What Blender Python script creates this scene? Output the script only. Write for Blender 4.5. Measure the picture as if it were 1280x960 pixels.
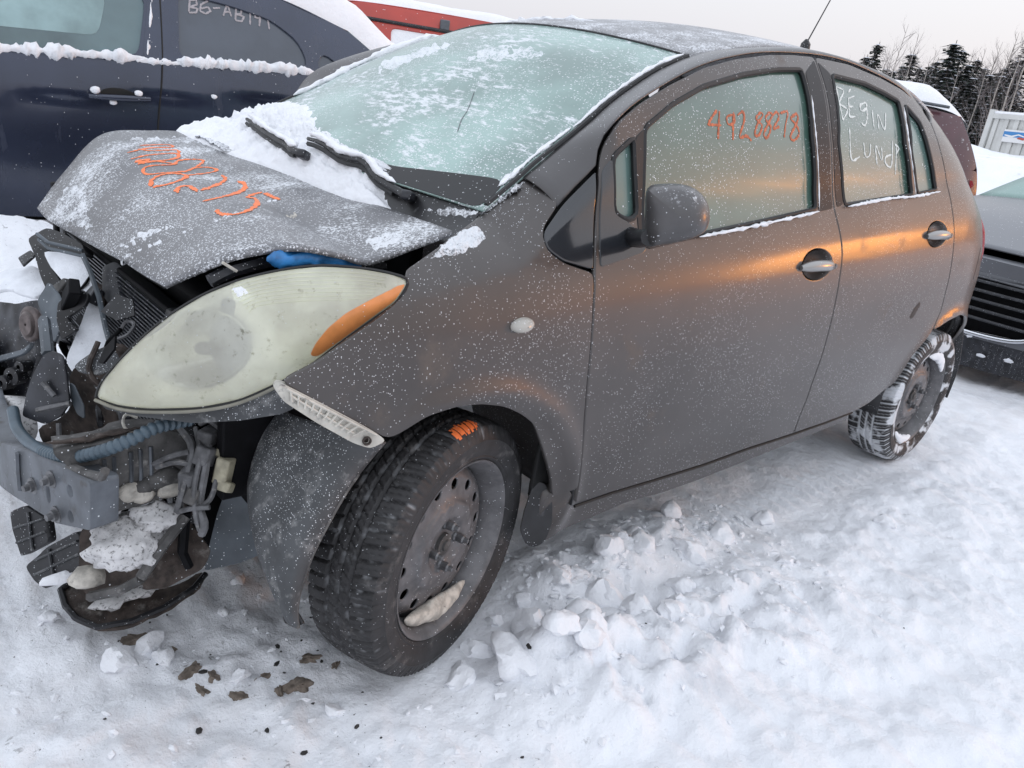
import bpy, bmesh, math, random
import numpy as np
from mathutils import Vector, Matrix, Euler
from mathutils.geometry import delaunay_2d_cdt
from mathutils.bvhtree import BVHTree
random.seed(7); RNG = np.random.default_rng(7)
S = bpy.context.scene
COL = S.collection
for _o in list(bpy.data.objects): bpy.data.objects.remove(_o)

# ------------------------------------------------------------------ camera
# metres; x runs to the hatchback's rear, y to its right side, z up; origin under its front axle
CAM = np.array([-0.927, -1.9122, 1.2134]); YAW, PIT, ROL, FPX = 0.7586, 0.3464, 0.1492, 971.76
def cam_axes():
    f = np.array([math.sin(YAW)*math.cos(PIT), math.cos(YAW)*math.cos(PIT), -math.sin(PIT)])
    r = np.array([math.cos(YAW), -math.sin(YAW), 0.0]); u = np.cross(r, f)
    c, s = math.cos(ROL), math.sin(ROL)
    return np.array([c*r+s*u, -s*r+c*u, f])
AX = cam_axes()
cd = bpy.data.cameras.new('camera'); cam = bpy.data.objects.new('camera', cd); COL.objects.link(cam)
cd.sensor_fit = 'HORIZONTAL'; cd.sensor_width = 36.0; cd.lens = FPX/1280*36.0
cd.clip_start = 0.02; cd.clip_end = 2000
cam.matrix_world = Matrix(((AX[0][0], AX[1][0], -AX[2][0], CAM[0]), (AX[0][1], AX[1][1], -AX[2][1], CAM[1]),
                           (AX[0][2], AX[1][2], -AX[2][2], CAM[2]), (0, 0, 0, 1)))
S.camera = cam

# ------------------------------------------------------------------ sky and low sun behind the cloud edge
SUN_AZ, SUN_EL = math.radians(-28.0), math.radians(2.5)          # azimuth from +x toward +y
sun_dir = Vector((math.cos(SUN_AZ)*math.cos(SUN_EL), math.sin(SUN_AZ)*math.cos(SUN_EL), math.sin(SUN_EL)))
wd = bpy.data.worlds.new('World'); S.world = wd; wd.use_nodes = True
wn, wl_ = wd.node_tree.nodes, wd.node_tree.links
for n in list(wn): wn.remove(n)
w_out = wn.new('ShaderNodeOutputWorld')
sky = wn.new('ShaderNodeTexSky'); sky.sky_type = 'NISHITA'; sky.sun_disc = False
sky.sun_elevation = SUN_EL; sky.sun_rotation = math.pi/2 - SUN_AZ; sky.dust_density = 4.0; sky.air_density = 1.5; sky.ozone_density = 1.0
b1 = wn.new('ShaderNodeBackground'); b1.inputs['Strength'].default_value = 0.085
wl_.new(sky.outputs['Color'], b1.inputs['Color'])
# the overcast layer: pale lavender grey at the horizon, raised overhead to lift the snow
tc = wn.new('ShaderNodeTexCoord'); sx = wn.new('ShaderNodeSeparateXYZ'); wl_.new(tc.outputs['Generated'], sx.inputs[0])
cr = wn.new('ShaderNodeValToRGB'); wl_.new(sx.outputs['Z'], cr.inputs['Fac'])
cr.color_ramp.elements[0].position = 0.0; cr.color_ramp.elements[0].color = (0.575, 0.585, 0.645, 1)
cr.color_ramp.elements[1].position = 0.6; cr.color_ramp.elements[1].color = (0.98, 1.04, 1.16, 1)
b2 = wn.new('ShaderNodeBackground'); b2.inputs['Strength'].default_value = 1.0
wl_.new(cr.outputs['Color'], b2.inputs['Color'])
ad = wn.new('ShaderNodeAddShader'); wl_.new(b1.outputs[0], ad.inputs[0]); wl_.new(b2.outputs[0], ad.inputs[1])
wl_.new(ad.outputs[0], w_out.inputs['Surface'])
sd = bpy.data.lights.new('sun', 'SUN'); sd.energy = 1.1; sd.angle = math.radians(14); sd.color = (1.0, 0.37, 0.065)
so = bpy.data.objects.new('sun', sd); COL.objects.link(so)
so.location = (30, -14, 12); so.rotation_euler = (-sun_dir).to_track_quat('-Z', 'Y').to_euler()
S.view_settings.view_transform = 'Standard'; S.view_settings.look = 'None'
S.view_settings.exposure = 0.22; S.view_settings.gamma = 1.0

# ------------------------------------------------------------------ helpers: naming, meshes, noise
def tag(o, label=None, cat=None, group=None, kind=None):
    if label: o['label'] = label
    if cat: o['category'] = cat
    if group: o['group'] = group
    if kind: o['kind'] = kind
    return o
def empty(name, loc=(0, 0, 0), rz=0.0):
    o = bpy.data.objects.new(name, None); COL.objects.link(o); o.location = loc; o.rotation_euler = (0, 0, rz)
    o.empty_display_size = 0.1
    return o
GEO = {}
def mk(name, V, F, mat, parent=None, normals=None, smooth=True, key=None):
    me = bpy.data.meshes.new(name)
    me.from_pydata([tuple(map(float, v)) for v in V], [], [tuple(map(int, f)) for f in F])
    if smooth: me.polygons.foreach_set('use_smooth', [True]*len(me.polygons))
    if mat: me.materials.append(mat)
    me.update()
    if normals is not None: me.normals_split_custom_set_from_vertices([tuple(map(float, n)) for n in normals])
    o = bpy.data.objects.new(name, me); COL.objects.link(o)
    if parent: o.parent = parent
    if key: GEO[key] = (np.asarray(V, float), [tuple(f) for f in F])
    return o
class MB:
    """collects primitives that make up ONE part"""
    def __init__(s): s.V = []; s.F = []
    def add(s, V, F):
        b = len(s.V); s.V += [tuple(v) for v in V]; s.F += [tuple(i+b for i in f) for f in F]; return s
    def box(s, c, size, rot=None, taper=1.0):
        c = np.array(c, float); h = np.array(size, float)/2
        v = np.array([(a, b, d) for d in (-1, 1) for b in (-1, 1) for a in (-1, 1)], float)
        v[4:, :2] *= taper; v = v*h
        if rot is not None: v = v@np.array(Euler(rot).to_matrix()).T
        return s.add(v+c, [(0, 2, 3, 1), (4, 5, 7, 6), (0, 1, 5, 4), (2, 6, 7, 3), (0, 4, 6, 2), (1, 3, 7, 5)])
    def tube(s, pts, r, n=8, cap=True):
        P = np.array(pts, float); m = len(P)
        R = np.full(m, r, float) if np.isscalar(r) else np.array(r, float)
        T = np.gradient(P, axis=0); T /= np.linalg.norm(T, axis=1)[:, None]+1e-12
        ref = np.array([0, 0, 1.0]) if abs(T[0][2]) < .9 else np.array([1.0, 0, 0])
        V = []; u = None
        for i in range(m):
            if u is None: u = np.cross(T[i], ref)
            u = u-T[i]*u.dot(T[i]); u /= np.linalg.norm(u)+1e-12; w = np.cross(T[i], u)
            for k in range(n):
                a = 2*math.pi*k/n; V.append(P[i]+R[i]*(math.cos(a)*u+math.sin(a)*w))
        F = [(i*n+k, i*n+(k+1) % n, (i+1)*n+(k+1) % n, (i+1)*n+k) for i in range(m-1) for k in range(n)]
        if cap: F += [tuple(range(n-1, -1, -1)), tuple((m-1)*n+k for k in range(n))]
        return s.add(V, F)
    def cyl(s, a, b, r, n=12, r2=None): return s.tube([a, b], [r, r if r2 is None else r2], n)
    def lathe(s, prof, c, axis, n=32, close=False):
        # prof: (radius, height along axis)
        ax = np.array(axis, float); ax /= np.linalg.norm(ax)
        u = np.cross(ax, [0, 0, 1.0]) if abs(ax[2]) < .9 else np.cross(ax, [1.0, 0, 0]); u /= np.linalg.norm(u); w = np.cross(ax, u)
        c = np.array(c, float); V = []
        for (r, h) in prof:
            for k in range(n):
                t = 2*math.pi*k/n; V.append(c+h*ax+r*(math.cos(t)*u+math.sin(t)*w))
        m = len(prof)
        return s.add(V, [(i*n+k, i*n+(k+1) % n, (i+1)*n+(k+1) % n, (i+1)*n+k) for i in range(m-1) for k in range(n)])
    def build(s, name, mat, parent=None, smooth=False, bevel=0.0, key=None):
        o = mk(name, s.V, s.F, mat, parent, smooth=smooth, key=key)
        if bevel > 0:
            m = o.modifiers.new('bevel', 'BEVEL'); m.width = bevel; m.segments = 2; m.limit_method = 'ANGLE'; m.angle_limit = math.radians(40)
            m.harden_normals = False
            o.data.polygons.foreach_set('use_smooth', [True]*len(o.data.polygons))
            try: o.data.set_sharp_from_angle(angle=math.radians(45))
            except Exception: pass
        elif smooth:
            try: o.data.set_sharp_from_angle(angle=math.radians(50))
            except Exception: pass
        return o
def _hash(ix, iy, seed):
    h = (ix.astype(np.int64)*374761393+iy.astype(np.int64)*668265263+seed*1442695041) & 0xffffffff
    h = ((h ^ (h >> 13))*1274126177) & 0xffffffff
    return ((h ^ (h >> 16)) & 0xffff)/65535.0
def vnoise(x, y, seed=0):
    x = np.asarray(x, float); y = np.asarray(y, float)
    ix, iy = np.floor(x), np.floor(y); fx, fy = x-ix, y-iy
    fx = fx*fx*fx*(fx*(fx*6-15)+10); fy = fy*fy*fy*(fy*(fy*6-15)+10)
    a = _hash(ix, iy, seed); b = _hash(ix+1, iy, seed); c = _hash(ix, iy+1, seed); d = _hash(ix+1, iy+1, seed)
    return (a*(1-fx)+b*fx)*(1-fy)+(c*(1-fx)+d*fx)*fy
def fbm(x, y, seed=0, oct=4, gain=.5):
    s = 0; a = 1; t = 0; x = np.asarray(x, float); y = np.asarray(y, float)
    for i in range(oct):
        s = s+a*vnoise(x*2**i+i*17.3, y*2**i-i*9.1, seed+i); t += a; a *= gain
    return s/t
def cellbump(x, y, seed=0):
    """rounded chunks: height by distance to the nearest of jittered cell points"""
    ix, iy = np.floor(x), np.floor(y); best = np.full(np.shape(x), 9.0); hh = np.zeros(np.shape(x))
    for dx in (-1, 0, 1):
        for dy in (-1, 0, 1):
            cx, cy = ix+dx, iy+dy
            px = cx+_hash(cx, cy, seed); py = cy+_hash(cx, cy, seed+5); rr = .35+.5*_hash(cx, cy, seed+9)
            d = np.hypot(x-px, y-py)/rr
            m = d < best; best = np.where(m, d, best); hh = np.where(m, rr, hh)
    return hh*np.sqrt(np.clip(1-best**2, 0, 1))
def sstep(a, b, x):
    t = np.clip((np.asarray(x, float)-a)/(b-a), 0, 1); return t*t*(3-2*t)

# ------------------------------------------------------------------ pixel of the photograph (1280 x 960) -> direction -> point
def rays(px):
    px = np.atleast_2d(np.array(px, float))
    d = np.c_[(px[:, 0]-640)/FPX, -(px[:, 1]-480)/FPX, np.ones(len(px))]@AX
    return d/np.linalg.norm(d, axis=1)[:, None]
def onpl(px, p0, n):
    d = rays(px); n = np.array(n, float); t = ((np.array(p0, float)-CAM)@n)/(d@n); return CAM+d*t[:, None]
def onX(px, x): return onpl(px, (x, 0, 0), (1, 0, 0))
def onY(px, y): return onpl(px, (0, y, 0), (0, 1, 0))
def onZ(px, z): return onpl(px, (0, 0, z), (0, 0, 1))
def atd(px, d): 
    px = np.atleast_2d(np.array(px, float))
    return CAM+(np.c_[(px[:, 0]-640)/FPX, -(px[:, 1]-480)/FPX, np.ones(len(px))]@AX)*d
def march(px, g, t0=.5, t1=6.0, n=500):
    """first sign change of g (negative outside) along each pixel's ray"""
    d = rays(px); ts = np.linspace(t0, t1, n); N = len(d)
    P = CAM+d[:, None, :]*ts[None, :, None]
    v = g(P.reshape(-1, 3)).reshape(N, n)
    pos = v > 0; i = np.argmax(pos, axis=1); ok = pos.any(axis=1); i = np.clip(i, 1, n-1)
    a = ts[i-1]; b = ts[i]
    for _ in range(22):
        m = .5*(a+b); gm = g(CAM+d*m[:, None]) > 0
        b = np.where(gm, m, b); a = np.where(gm, a, m)
    b = np.where(ok, b, 2.5)
    return CAM+d*b[:, None]
def dens(P, seg, closed=True):
    P = np.array(P, float); out = []
    n = len(P)
    for i in range(n if closed else n-1):
        a, b = P[i], P[(i+1) % n]; k = max(1, int(np.linalg.norm(b-a)/seg))
        for j in range(k): out.append(a+(b-a)*j/k)
    if not closed: out.append(P[-1])
    return np.array(out)
def spl(P, n=40, closed=False):
    """Catmull-Rom through the points, resampled evenly"""
    P = np.array(P, float)
    Q = np.vstack([P[-1], P, P[0], P[1]]) if closed else np.vstack([2*P[0]-P[1], P, 2*P[-1]-P[-2]])
    out = []
    for i in range(1, len(Q)-2):
        p0, p1, p2, p3 = Q[i-1], Q[i], Q[i+1], Q[i+2]
        for t in np.linspace(0, 1, 12, endpoint=False):
            out.append(.5*((2*p1)+(-p0+p2)*t+(2*p0-5*p1+4*p2-p3)*t*t+(-p0+3*p1-3*p2+p3)*t**3))
    if not closed: out.append(P[-1])
    else: out.append(out[0])
    out = np.array(out); L = np.r_[0, np.cumsum(np.linalg.norm(np.diff(out, axis=0), axis=1))]
    s = np.linspace(0, L[-1], n+1 if closed else n)
    R = np.c_[tuple(np.interp(s, L, out[:, k]) for k in range(out.shape[1]))]
    return R[:-1] if closed else R
def relax(P, k=2):
    for _ in range(k): P = .25*np.roll(P, 1, 0)+.5*P+.25*np.roll(P, -1, 0)
    return P
def area2(P): return .5*np.sum(P[:, 0]*np.roll(P[:, 1], -1)-np.roll(P[:, 0], -1)*P[:, 1])
def offs(P, d):
    """move a closed outline outward by d (inward if negative)"""
    T = np.roll(P, -1, 0)-np.roll(P, 1, 0); T /= np.linalg.norm(T, axis=1)[:, None]+1e-12
    N = np.c_[T[:, 1], -T[:, 0]]
    if area2(P) < 0: N = -N
    return P+N*d
def inpoly(pts, poly):
    x, y = pts[:, 0], pts[:, 1]; c = np.zeros(len(pts), bool); n = len(poly); j = n-1
    for i in range(n):
        xi, yi = poly[i]; xj, yj = poly[j]
        if yi != yj: c ^= ((yi > y) != (yj > y)) & (x < (xj-xi)*(y-yi)/(yj-yi)+xi)
        j = i
    return c
def dist_outline(pts, loops):
    d = np.full(len(pts), 1e9)
    for P in loops:
        A = P; B = np.roll(P, -1, 0)
        for a, b in zip(A, B):
            ab = b-a; t = np.clip(((pts-a)@ab)/(ab@ab+1e-18), 0, 1)
            d = np.minimum(d, np.hypot(*(pts-(a+t[:, None]*ab)).T))
    return d
def panel(name, outline, fmap, mat, parent, holes=(), h=.022, gap=.0026, bev=.0025, depth=.014, ref=(0, -1, .2), rlx=2,
          eps=None, key=None, closed_back=False, mirror=False):
    """sheet whose outline lives in a 2-D domain; fmap lifts domain points to 3-D. Rolled edge of real depth."""
    eps = eps or h*.15; seg = h*.6
    sc = h/.022
    loops = [offs(relax(dens(outline, seg), rlx), -(gap+bev)*1.0)]
    for H in holes: loops.append(offs(relax(dens(H, seg), rlx), (gap+bev)))
    mn, mx = loops[0].min(0), loops[0].max(0)
    gx, gy = np.meshgrid(np.arange(mn[0], mx[0], h), np.arange(mn[1], mx[1], h*.87))
    gx[1::2] += h*.5
    G = np.c_[gx.ravel(), gy.ravel()]
    ins = inpoly(G, loops[0])
    for H in loops[1:]: ins &= ~inpoly(G, H)
    G = G[ins]
    if len(G): G = G[dist_outline(G, loops) > h*.45]
    pts = np.vstack(loops+[G]); edges = []; b = 0
    for L in loops:
        n = len(L); edges += [(b+i, b+(i+1) % n) for i in range(n)]; b += n
    vo, _, fo, *_ = delaunay_2d_cdt([Vector(p) for p in pts], edges, [], 0, 1e-7)
    vo = np.array([(v[0], v[1]) for v in vo]); fo = np.array([f for f in fo if len(f) == 3])
    cen = vo[fo].mean(1); k = inpoly(cen, loops[0])
    for H in loops[1:]: k &= ~inpoly(cen, H)
    fo = fo[k]
    ref = np.array(ref, float)
    def nrm(U):
        a = fmap(U+[eps, 0])-fmap(U-[eps, 0]); c = fmap(U+[0, eps])-fmap(U-[0, eps])
        n = np.cross(a, c); n /= np.linalg.norm(n, axis=1)[:, None]+1e-12
        return n*np.where(n@ref < 0, -1, 1)[:, None]
    P = fmap(vo); N = nrm(vo); V = [P]; NN = [N]; F = []
    fn = np.cross(P[fo[:, 1]]-P[fo[:, 0]], P[fo[:, 2]]-P[fo[:, 0]])
    fl = np.einsum('ij,ij->i', fn, N[fo].mean(1)) < 0
    fo[fl] = fo[fl][:, ::-1]; F += [tuple(f) for f in fo]
    base = len(P)
    for li, L in enumerate(loops):
        n = len(L); s = 1 if li == 0 else -1
        L2 = offs(L, s*bev); P0 = fmap(L); P1 = fmap(L2); n0 = nrm(L)
        od = P1-P0; od /= np.linalg.norm(od, axis=1)[:, None]+1e-12
        r1 = P0+(P1-P0)*.7-n0*bev*.3*(1/ sc if sc > 3 else 1); 
        bb = bev if sc < 3 else .002
        r1 = P0+(P1-P0)*.7-n0*bb*.3; r2 = P1-n0*bb; r3 = P1-n0*depth
        V += [P0, r1, r2, r3]; NN += [n0, n0*.95+od*.2, n0*.6+od*.6, od]
        for q in range(3):
            for i in range(n):
                j = (i+1) % n; a = base+q*n
                f = (a+i, a+j, a+n+j, a+n+i)
                F.append(f)
        base += 4*n
    V = np.vstack(V); NN = np.vstack(NN)
    # orient the rolled edges by their normals
    F2 = []
    for f in F:
        if len(f) == 4:
            p = V[list(f)]; fnn = np.cross(p[1]-p[0], p[2]-p[0])
            if fnn@NN[list(f)].mean(0) < 0: f = f[::-1]
        F2.append(f)
    if closed_back:
        nb = len(V); bp = fmap(vo)-N*depth; V = np.vstack([V, bp]); NN = np.vstack([NN, -N])
        F2 += [tuple(nb+i for i in f[::-1]) for f in fo]
    if mirror:
        V = V*[1, -1, 1]; NN = NN*[1, -1, 1]; F2 = [f[::-1] for f in F2]
    NN = NN/(np.linalg.norm(NN, axis=1)[:, None]+1e-12)
    return mk(name, V, F2, mat, parent, normals=NN, key=key)
def patch(name, G, mat, parent=None, thick=0.0, key=None, flip=False, smooth=True):
    """grid of points (m,n,3) as a smooth sheet; thick adds real thickness on the back"""
    G = np.array(G, float); m, n = G.shape[:2]
    F = [(i*n+j, (i+1)*n+j, (i+1)*n+j+1, i*n+j+1) for i in range(m-1) for j in range(n-1)]
    if flip: F = [f[::-1] for f in F]
    o = mk(name, G.reshape(-1, 3), F, mat, parent, key=key, smooth=smooth)
    if thick:
        md = o.modifiers.new('thickness', 'SOLIDIFY'); md.thickness = thick; md.offset = -1.0
    return o
def sheet(name, px, where, mat, parent=None, thick=.003, bend=0.0, h=6.0, rough=0.0, key=None, n_bias=(-.5, -.6, .6)):
    """flat-ish piece: outline traced in the photograph, laid on the plane where=(point, normal) at its own distance, with thickness"""
    p0, nn = np.array(where[0], float), np.array(where[1], float); nn /= np.linalg.norm(nn)
    if nn@np.array(n_bias) < 0: nn = -nn
    P = onpl(px, p0, nn); c = P.mean(0)
    u = np.cross(nn, [0, 0, 1.0]); u = u/np.linalg.norm(u) if np.linalg.norm(u) > .1 else np.array([1.0, 0, 0]); v = np.cross(nn, u)
    D = np.c_[(P-c)@u, (P-c)@v]; r = np.abs(D).max()+1e-6; sd = random.randint(0, 9999)
    def fm(U):
        b = bend*(1-(U[:, 0]/r)**2)
        if rough: b = b+rough*(fbm(U[:, 0]*18+sd, U[:, 1]*18, sd, 3)-.5)*2
        return c+U[:, :1]*u+U[:, 1:]*v+b[:, None]*nn
    hh = max(.008, min(.03, r/6))
    return panel(name, D, fm, mat, parent, h=hh, gap=0, bev=min(.0015, thick*.4), depth=thick, ref=nn, rlx=1, closed_back=True, key=key)
def bvh(*keys):
    V = []; F = []
    for k in keys:
        v, f = GEO[k]; b = len(V); V += [tuple(p) for p in v]; F += [tuple(i+b for i in q) for q in f]
    return BVHTree.FromPolygons(V, F)
def cast(px, tree):
    out = []; nn = []; ok = []
    for d in rays(px):
        h = tree.ray_cast(Vector(CAM), Vector(d))
        if h[0] is None: ok.append(False); out.append((0, 0, 0)); nn.append((0, -1, 0))
        else:
            n = np.array(h[1]); n = n if n@d < 0 else -n
            ok.append(True); out.append(tuple(h[0])); nn.append(tuple(n))
    return np.array(out), np.array(nn), np.array(ok)
def strokes(name, polys, tree, width, mat, parent, lift=.0012, org=(0, 0), sc=1.0, jitter=0.25, inv=None, straight=False):
    """hand-drawn marks: ribbons laid on the surface they were drawn on"""
    V = []; F = []
    for pl in polys:
        q = np.array(pl, float)/sc+np.array(org, float)
        if straight: q = dens(q, 1.0, closed=False)
        elif len(q) > 2: q = spl(q, max(8, len(q)*6))
        else: q = dens(q, 2.0, closed=False)
        P, N, ok = cast(q, tree); P = P[ok]; N = N[ok]
        if len(P) < 2: continue
        keep = np.r_[True, np.linalg.norm(np.diff(P, axis=0), axis=1) < .12]; P = P[keep]; N = N[keep]
        if len(P) < 2: continue
        T = np.gradient(P, axis=0); T /= np.linalg.norm(T, axis=1)[:, None]+1e-9
        Sd = np.cross(N, T); Sd /= np.linalg.norm(Sd, axis=1)[:, None]+1e-9
        w = width*.5*(1+jitter*(RNG.random(len(P))*2-1)); w[0] *= .45; w[-1] *= .45
        b = len(V)
        for i in range(len(P)):
            V += [P[i]+N[i]*lift-Sd[i]*w[i], P[i]+N[i]*(lift*1.4), P[i]+N[i]*lift+Sd[i]*w[i]]
        for i in range(len(P)-1):
            a = b+3*i; F += [(a, a+3, a+4, a+1), (a+1, a+4, a+5, a+2)]
    if inv is not None: V = [tuple(inv@Vector(v)) for v in V]
    return mk(name, V, F, mat, parent)
def lumps(name, path, r, mat, parent=None, n=9, amp=.5, seed=1, flat=.7, fr=30.0):
    """uneven ridge of snow along a path"""
    P = spl(path, max(6, int(np.sum(np.linalg.norm(np.diff(np.array(path, float), axis=0), axis=1))/(.012 if r < .03 else r*.4)))) 
    m = len(P); T = np.gradient(P, axis=0); T /= np.linalg.norm(T, axis=1)[:, None]+1e-9
    up = np.array([0, 0, 1.0]); V = []
    s = np.r_[0, np.cumsum(np.linalg.norm(np.diff(P, axis=0), axis=1))]
    rad = r*np.interp(np.linspace(0, 1, m), [0, .06, .94, 1], [.15, 1, 1, .15])*(1+amp*(fbm(s*fr*.7, s*0+seed, seed, 3)*2-1))
    for i in range(m):
        sdv = np.cross(T[i], up); sdv /= np.linalg.norm(sdv)+1e-9; u2 = np.cross(sdv, T[i])
        for k in range(n):
            a = 2*math.pi*k/n
            q = rad[i]*(1+amp*.6*(float(vnoise(s[i]*fr*1.7, k*1.3, seed+3))*2-1))
            V.append(P[i]+q*(math.cos(a)*sdv+math.sin(a)*u2*flat))
    F = [(i*n+k, i*n+(k+1) % n, (i+1)*n+(k+1) % n, (i+1)*n+k) for i in range(m-1) for k in range(n)]
    F += [tuple(range(n-1, -1, -1)), tuple((m-1)*n+k for k in range(n))]
    return mk(name, V, F, mat, parent)
def rock(seed, size, sub=2, rough=.35, blocky=.5):
    """irregular chunk: (V, F)"""
    bm = bmesh.new(); bmesh.ops.create_icosphere(bm, subdivisions=sub, radius=1.0)
    r = random.Random(seed); pl = [(Vector((r.uniform(-1, 1), r.uniform(-1, 1), r.uniform(-1, 1))).normalized(), r.uniform(.5, .85)) for _ in range(7)]
    ph = r.uniform(0, 50)
    for v in bm.verts:
        d = v.co.normalized(); k = 1.0
        for n, c in pl:
            q = d.dot(n)
            if q > .05: k = min(k, c/q*blocky+(1-blocky)) if q*1 > c else k
        k *= 1+rough*(float(fbm(d.x*2.2+ph, d.y*2.2+d.z*1.7, seed, 3))-.5)+rough*.45*(float(fbm(d.x*7+ph, d.y*7+d.z*5.3, seed+4, 3))-.5)
        v.co = d*k
    V = [(v.co.x*size[0], v.co.y*size[1], v.co.z*size[2]) for v in bm.verts]; F = [tuple(v.index for v in f.verts) for f in bm.faces]
    bm.free(); return V, F

# ------------------------------------------------------------------ materials
WHITE = (.80, .82, .85)
def pmat(name, base, rough=.5, metal=0.0, coat=0.0, coat_rough=.12, spec=.5, var=0.0, vscale=6.0, dirt=None, specks=0.0, speck_scale=150.0,
         speck_r=.33, frost=0.0, frost_scale=70.0, frost_big=5.0, frost_up=False, bump=0.0, bscale=120.0, stretch=None, sss=0.0, alpha=1.0, speck_up=False, bdist=.004, bscale2=0.0):
    m = bpy.data.materials.new(name); m.use_nodes = True; nt = m.node_tree; N, L = nt.nodes, nt.links
    p = N['Principled BSDF']; tcn = N.new('ShaderNodeTexCoord'); co = tcn.outputs['Object']
    if stretch:
        mp = N.new('ShaderNodeMapping'); mp.inputs['Scale'].default_value = stretch; L.new(co, mp.inputs['Vector']); cs = mp.outputs['Vector']
    else: cs = co
    def noise(scale, detail=4.0, vec=None, rg=.55):
        n = N.new('ShaderNodeTexNoise'); n.inputs['Scale'].default_value = scale; n.inputs['Detail'].default_value = detail; n.inputs['Roughness'].default_value = rg
        L.new(vec or co, n.inputs['Vector']); return n.outputs['Fac']
    def mth(op, a, b=None, c=None, clamp=False):
        n = N.new('ShaderNodeMath'); n.operation = op; n.use_clamp = clamp
        for i, v in enumerate((a, b, c)):
            if v is None: continue
            if isinstance(v, (int, float)): n.inputs[i].default_value = v
            else: L.new(v, n.inputs[i])
        return n.outputs[0]
    def mapr(v, a, b, c=0.0, d=1.0, smooth=True):
        n = N.new('ShaderNodeMapRange'); n.interpolation_type = 'SMOOTHSTEP' if smooth else 'LINEAR'
        L.new(v, n.inputs['Value'])
        for k, x in (('From Min', a), ('From Max', b), ('To Min', c), ('To Max', d)): n.inputs[k].default_value = x
        return n.outputs['Result']
    def mixc(f, a, b):
        n = N.new('ShaderNodeMix'); n.data_type = 'RGBA'
        if isinstance(f, (int, float)): n.inputs[0].default_value = f
        else: L.new(f, n.inputs[0])
        for s, v in ((n.inputs[6], a), (n.inputs[7], b)):
            if isinstance(v, tuple): s.default_value = (*v, 1)
            else: L.new(v, s)
        return n.outputs[2]
    col = tuple(base); cover = None
    if var:
        k = noise(vscale, 5)
        col = mixc(mapr(k, .3, .7), tuple(max(0, c*(1-var)) for c in base), tuple(min(1, c*(1+var)) for c in base))
    if dirt:
        dc, amt, ds = dirt
        dm = mapr(noise(ds, 6, cs, .65), .72-amt*.5, .92-amt*.5); col = mixc(dm, col, tuple(dc)); cover = mth('MULTIPLY', dm, .7)
    geo = None
    def upf(a, b):
        g = N.new('ShaderNodeNewGeometry'); s = N.new('ShaderNodeSeparateXYZ'); L.new(g.outputs['Normal'], s.inputs[0]); return mapr(s.outputs['Z'], a, b)
    if frost > 0:
        f = mth('ADD', mth('MULTIPLY', noise(frost_scale, 5, cs, .7), .55), mth('MULTIPLY', noise(frost_big, 4, cs, .6), .45))
        fm = mapr(f, .66-frost*.3, .75-frost*.3)
        if frost_up: fm = mth('MULTIPLY', fm, upf(.1, .7))
        fm = mth('MULTIPLY', fm, .85)
        col = mixc(fm, col, WHITE); cover = fm if cover is None else mth('MAXIMUM', cover, fm)
    if specks > 0:
        v = N.new('ShaderNodeTexVoronoi'); v.feature = 'F1'; v.inputs['Scale'].default_value = speck_scale
        L.new(co, v.inputs['Vector'])
        sp = N.new('ShaderNodeSeparateColor'); L.new(v.outputs['Color'], sp.inputs[0])
        big = mapr(noise(4.0, 4), .32, .70, .12, 1.7)
        thr = mth('MULTIPLY', big, specks)
        r = mth('MULTIPLY', mth('DIVIDE', mth('MAXIMUM', mth('SUBTRACT', thr, sp.outputs[0]), 0.0), mth('ADD', thr, .001)), speck_r)
        r = mth('POWER', r, .6)
        dm = mth('LESS_THAN', v.outputs['Distance'], mth('MULTIPLY', r, .62))
        if speck_up: dm = mth('MULTIPLY', dm, upf(-.2, .5))
        dm = mth('MULTIPLY', dm, .85)
        col = mixc(dm, col, WHITE); cover = dm if cover is None else mth('MAXIMUM', cover, dm)
    if isinstance(col, tuple): p.inputs['Base Color'].default_value = (*col, 1)
    else: L.new(col, p.inputs['Base Color'])
    p.inputs['Specular IOR Level'].default_value = spec
    p.inputs['Coat Roughness'].default_value = coat_rough
    if cover is not None:
        L.new(mapr(cover, 0, 1, rough, .85, False), p.inputs['Roughness'])
        L.new(mapr(cover, 0, 1, metal, 0, False), p.inputs['Metallic']); L.new(mapr(cover, 0, 1, coat, 0, False), p.inputs['Coat Weight'])
    else:
        p.inputs['Roughness'].default_value = rough; p.inputs['Metallic'].default_value = metal; p.inputs['Coat Weight'].default_value = coat
    hgt = None
    if bump: hgt = mth('MULTIPLY', noise(bscale, 5), bump)
    if bscale2: hgt = mth('ADD', hgt, mth('MULTIPLY', noise(bscale2, 6, None, .7), bump*.35))
    if frost or specks:
        hgt = mth('ADD', hgt, mth('MULTIPLY', cover, .4)) if hgt else mth('MULTIPLY', cover, .4)
    if hgt:
        b = N.new('ShaderNodeBump'); b.inputs['Strength'].default_value = .5; b.inputs['Distance'].default_value = bdist
        L.new(hgt, b.inputs['Height']); L.new(b.outputs[0], p.inputs['Normal'])
    if sss:
        p.inputs['Subsurface Weight'].default_value = sss; p.inputs['Subsurface Radius'].default_value = (.02, .03, .04); p.inputs['Subsurface Scale'].default_value = .5
    return m
BROWN = (.16, .135, .115)
m_paint = pmat('grey_paint', (.086, .078, .075), .44, metal=.78, coat=.50, coat_rough=.15, var=.12, vscale=3, dirt=((.115, .095, .082), .26, 5.0), specks=.26, speck_scale=300, speck_r=.34)
m_hoodp = pmat('grey_paint_frosted', (.16, .16, .168), .45, metal=.2, coat=.2, coat_rough=.3, var=.15, vscale=4, specks=.95, speck_scale=200, speck_r=.46, frost=.50, frost_scale=140, frost_big=5)
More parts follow.
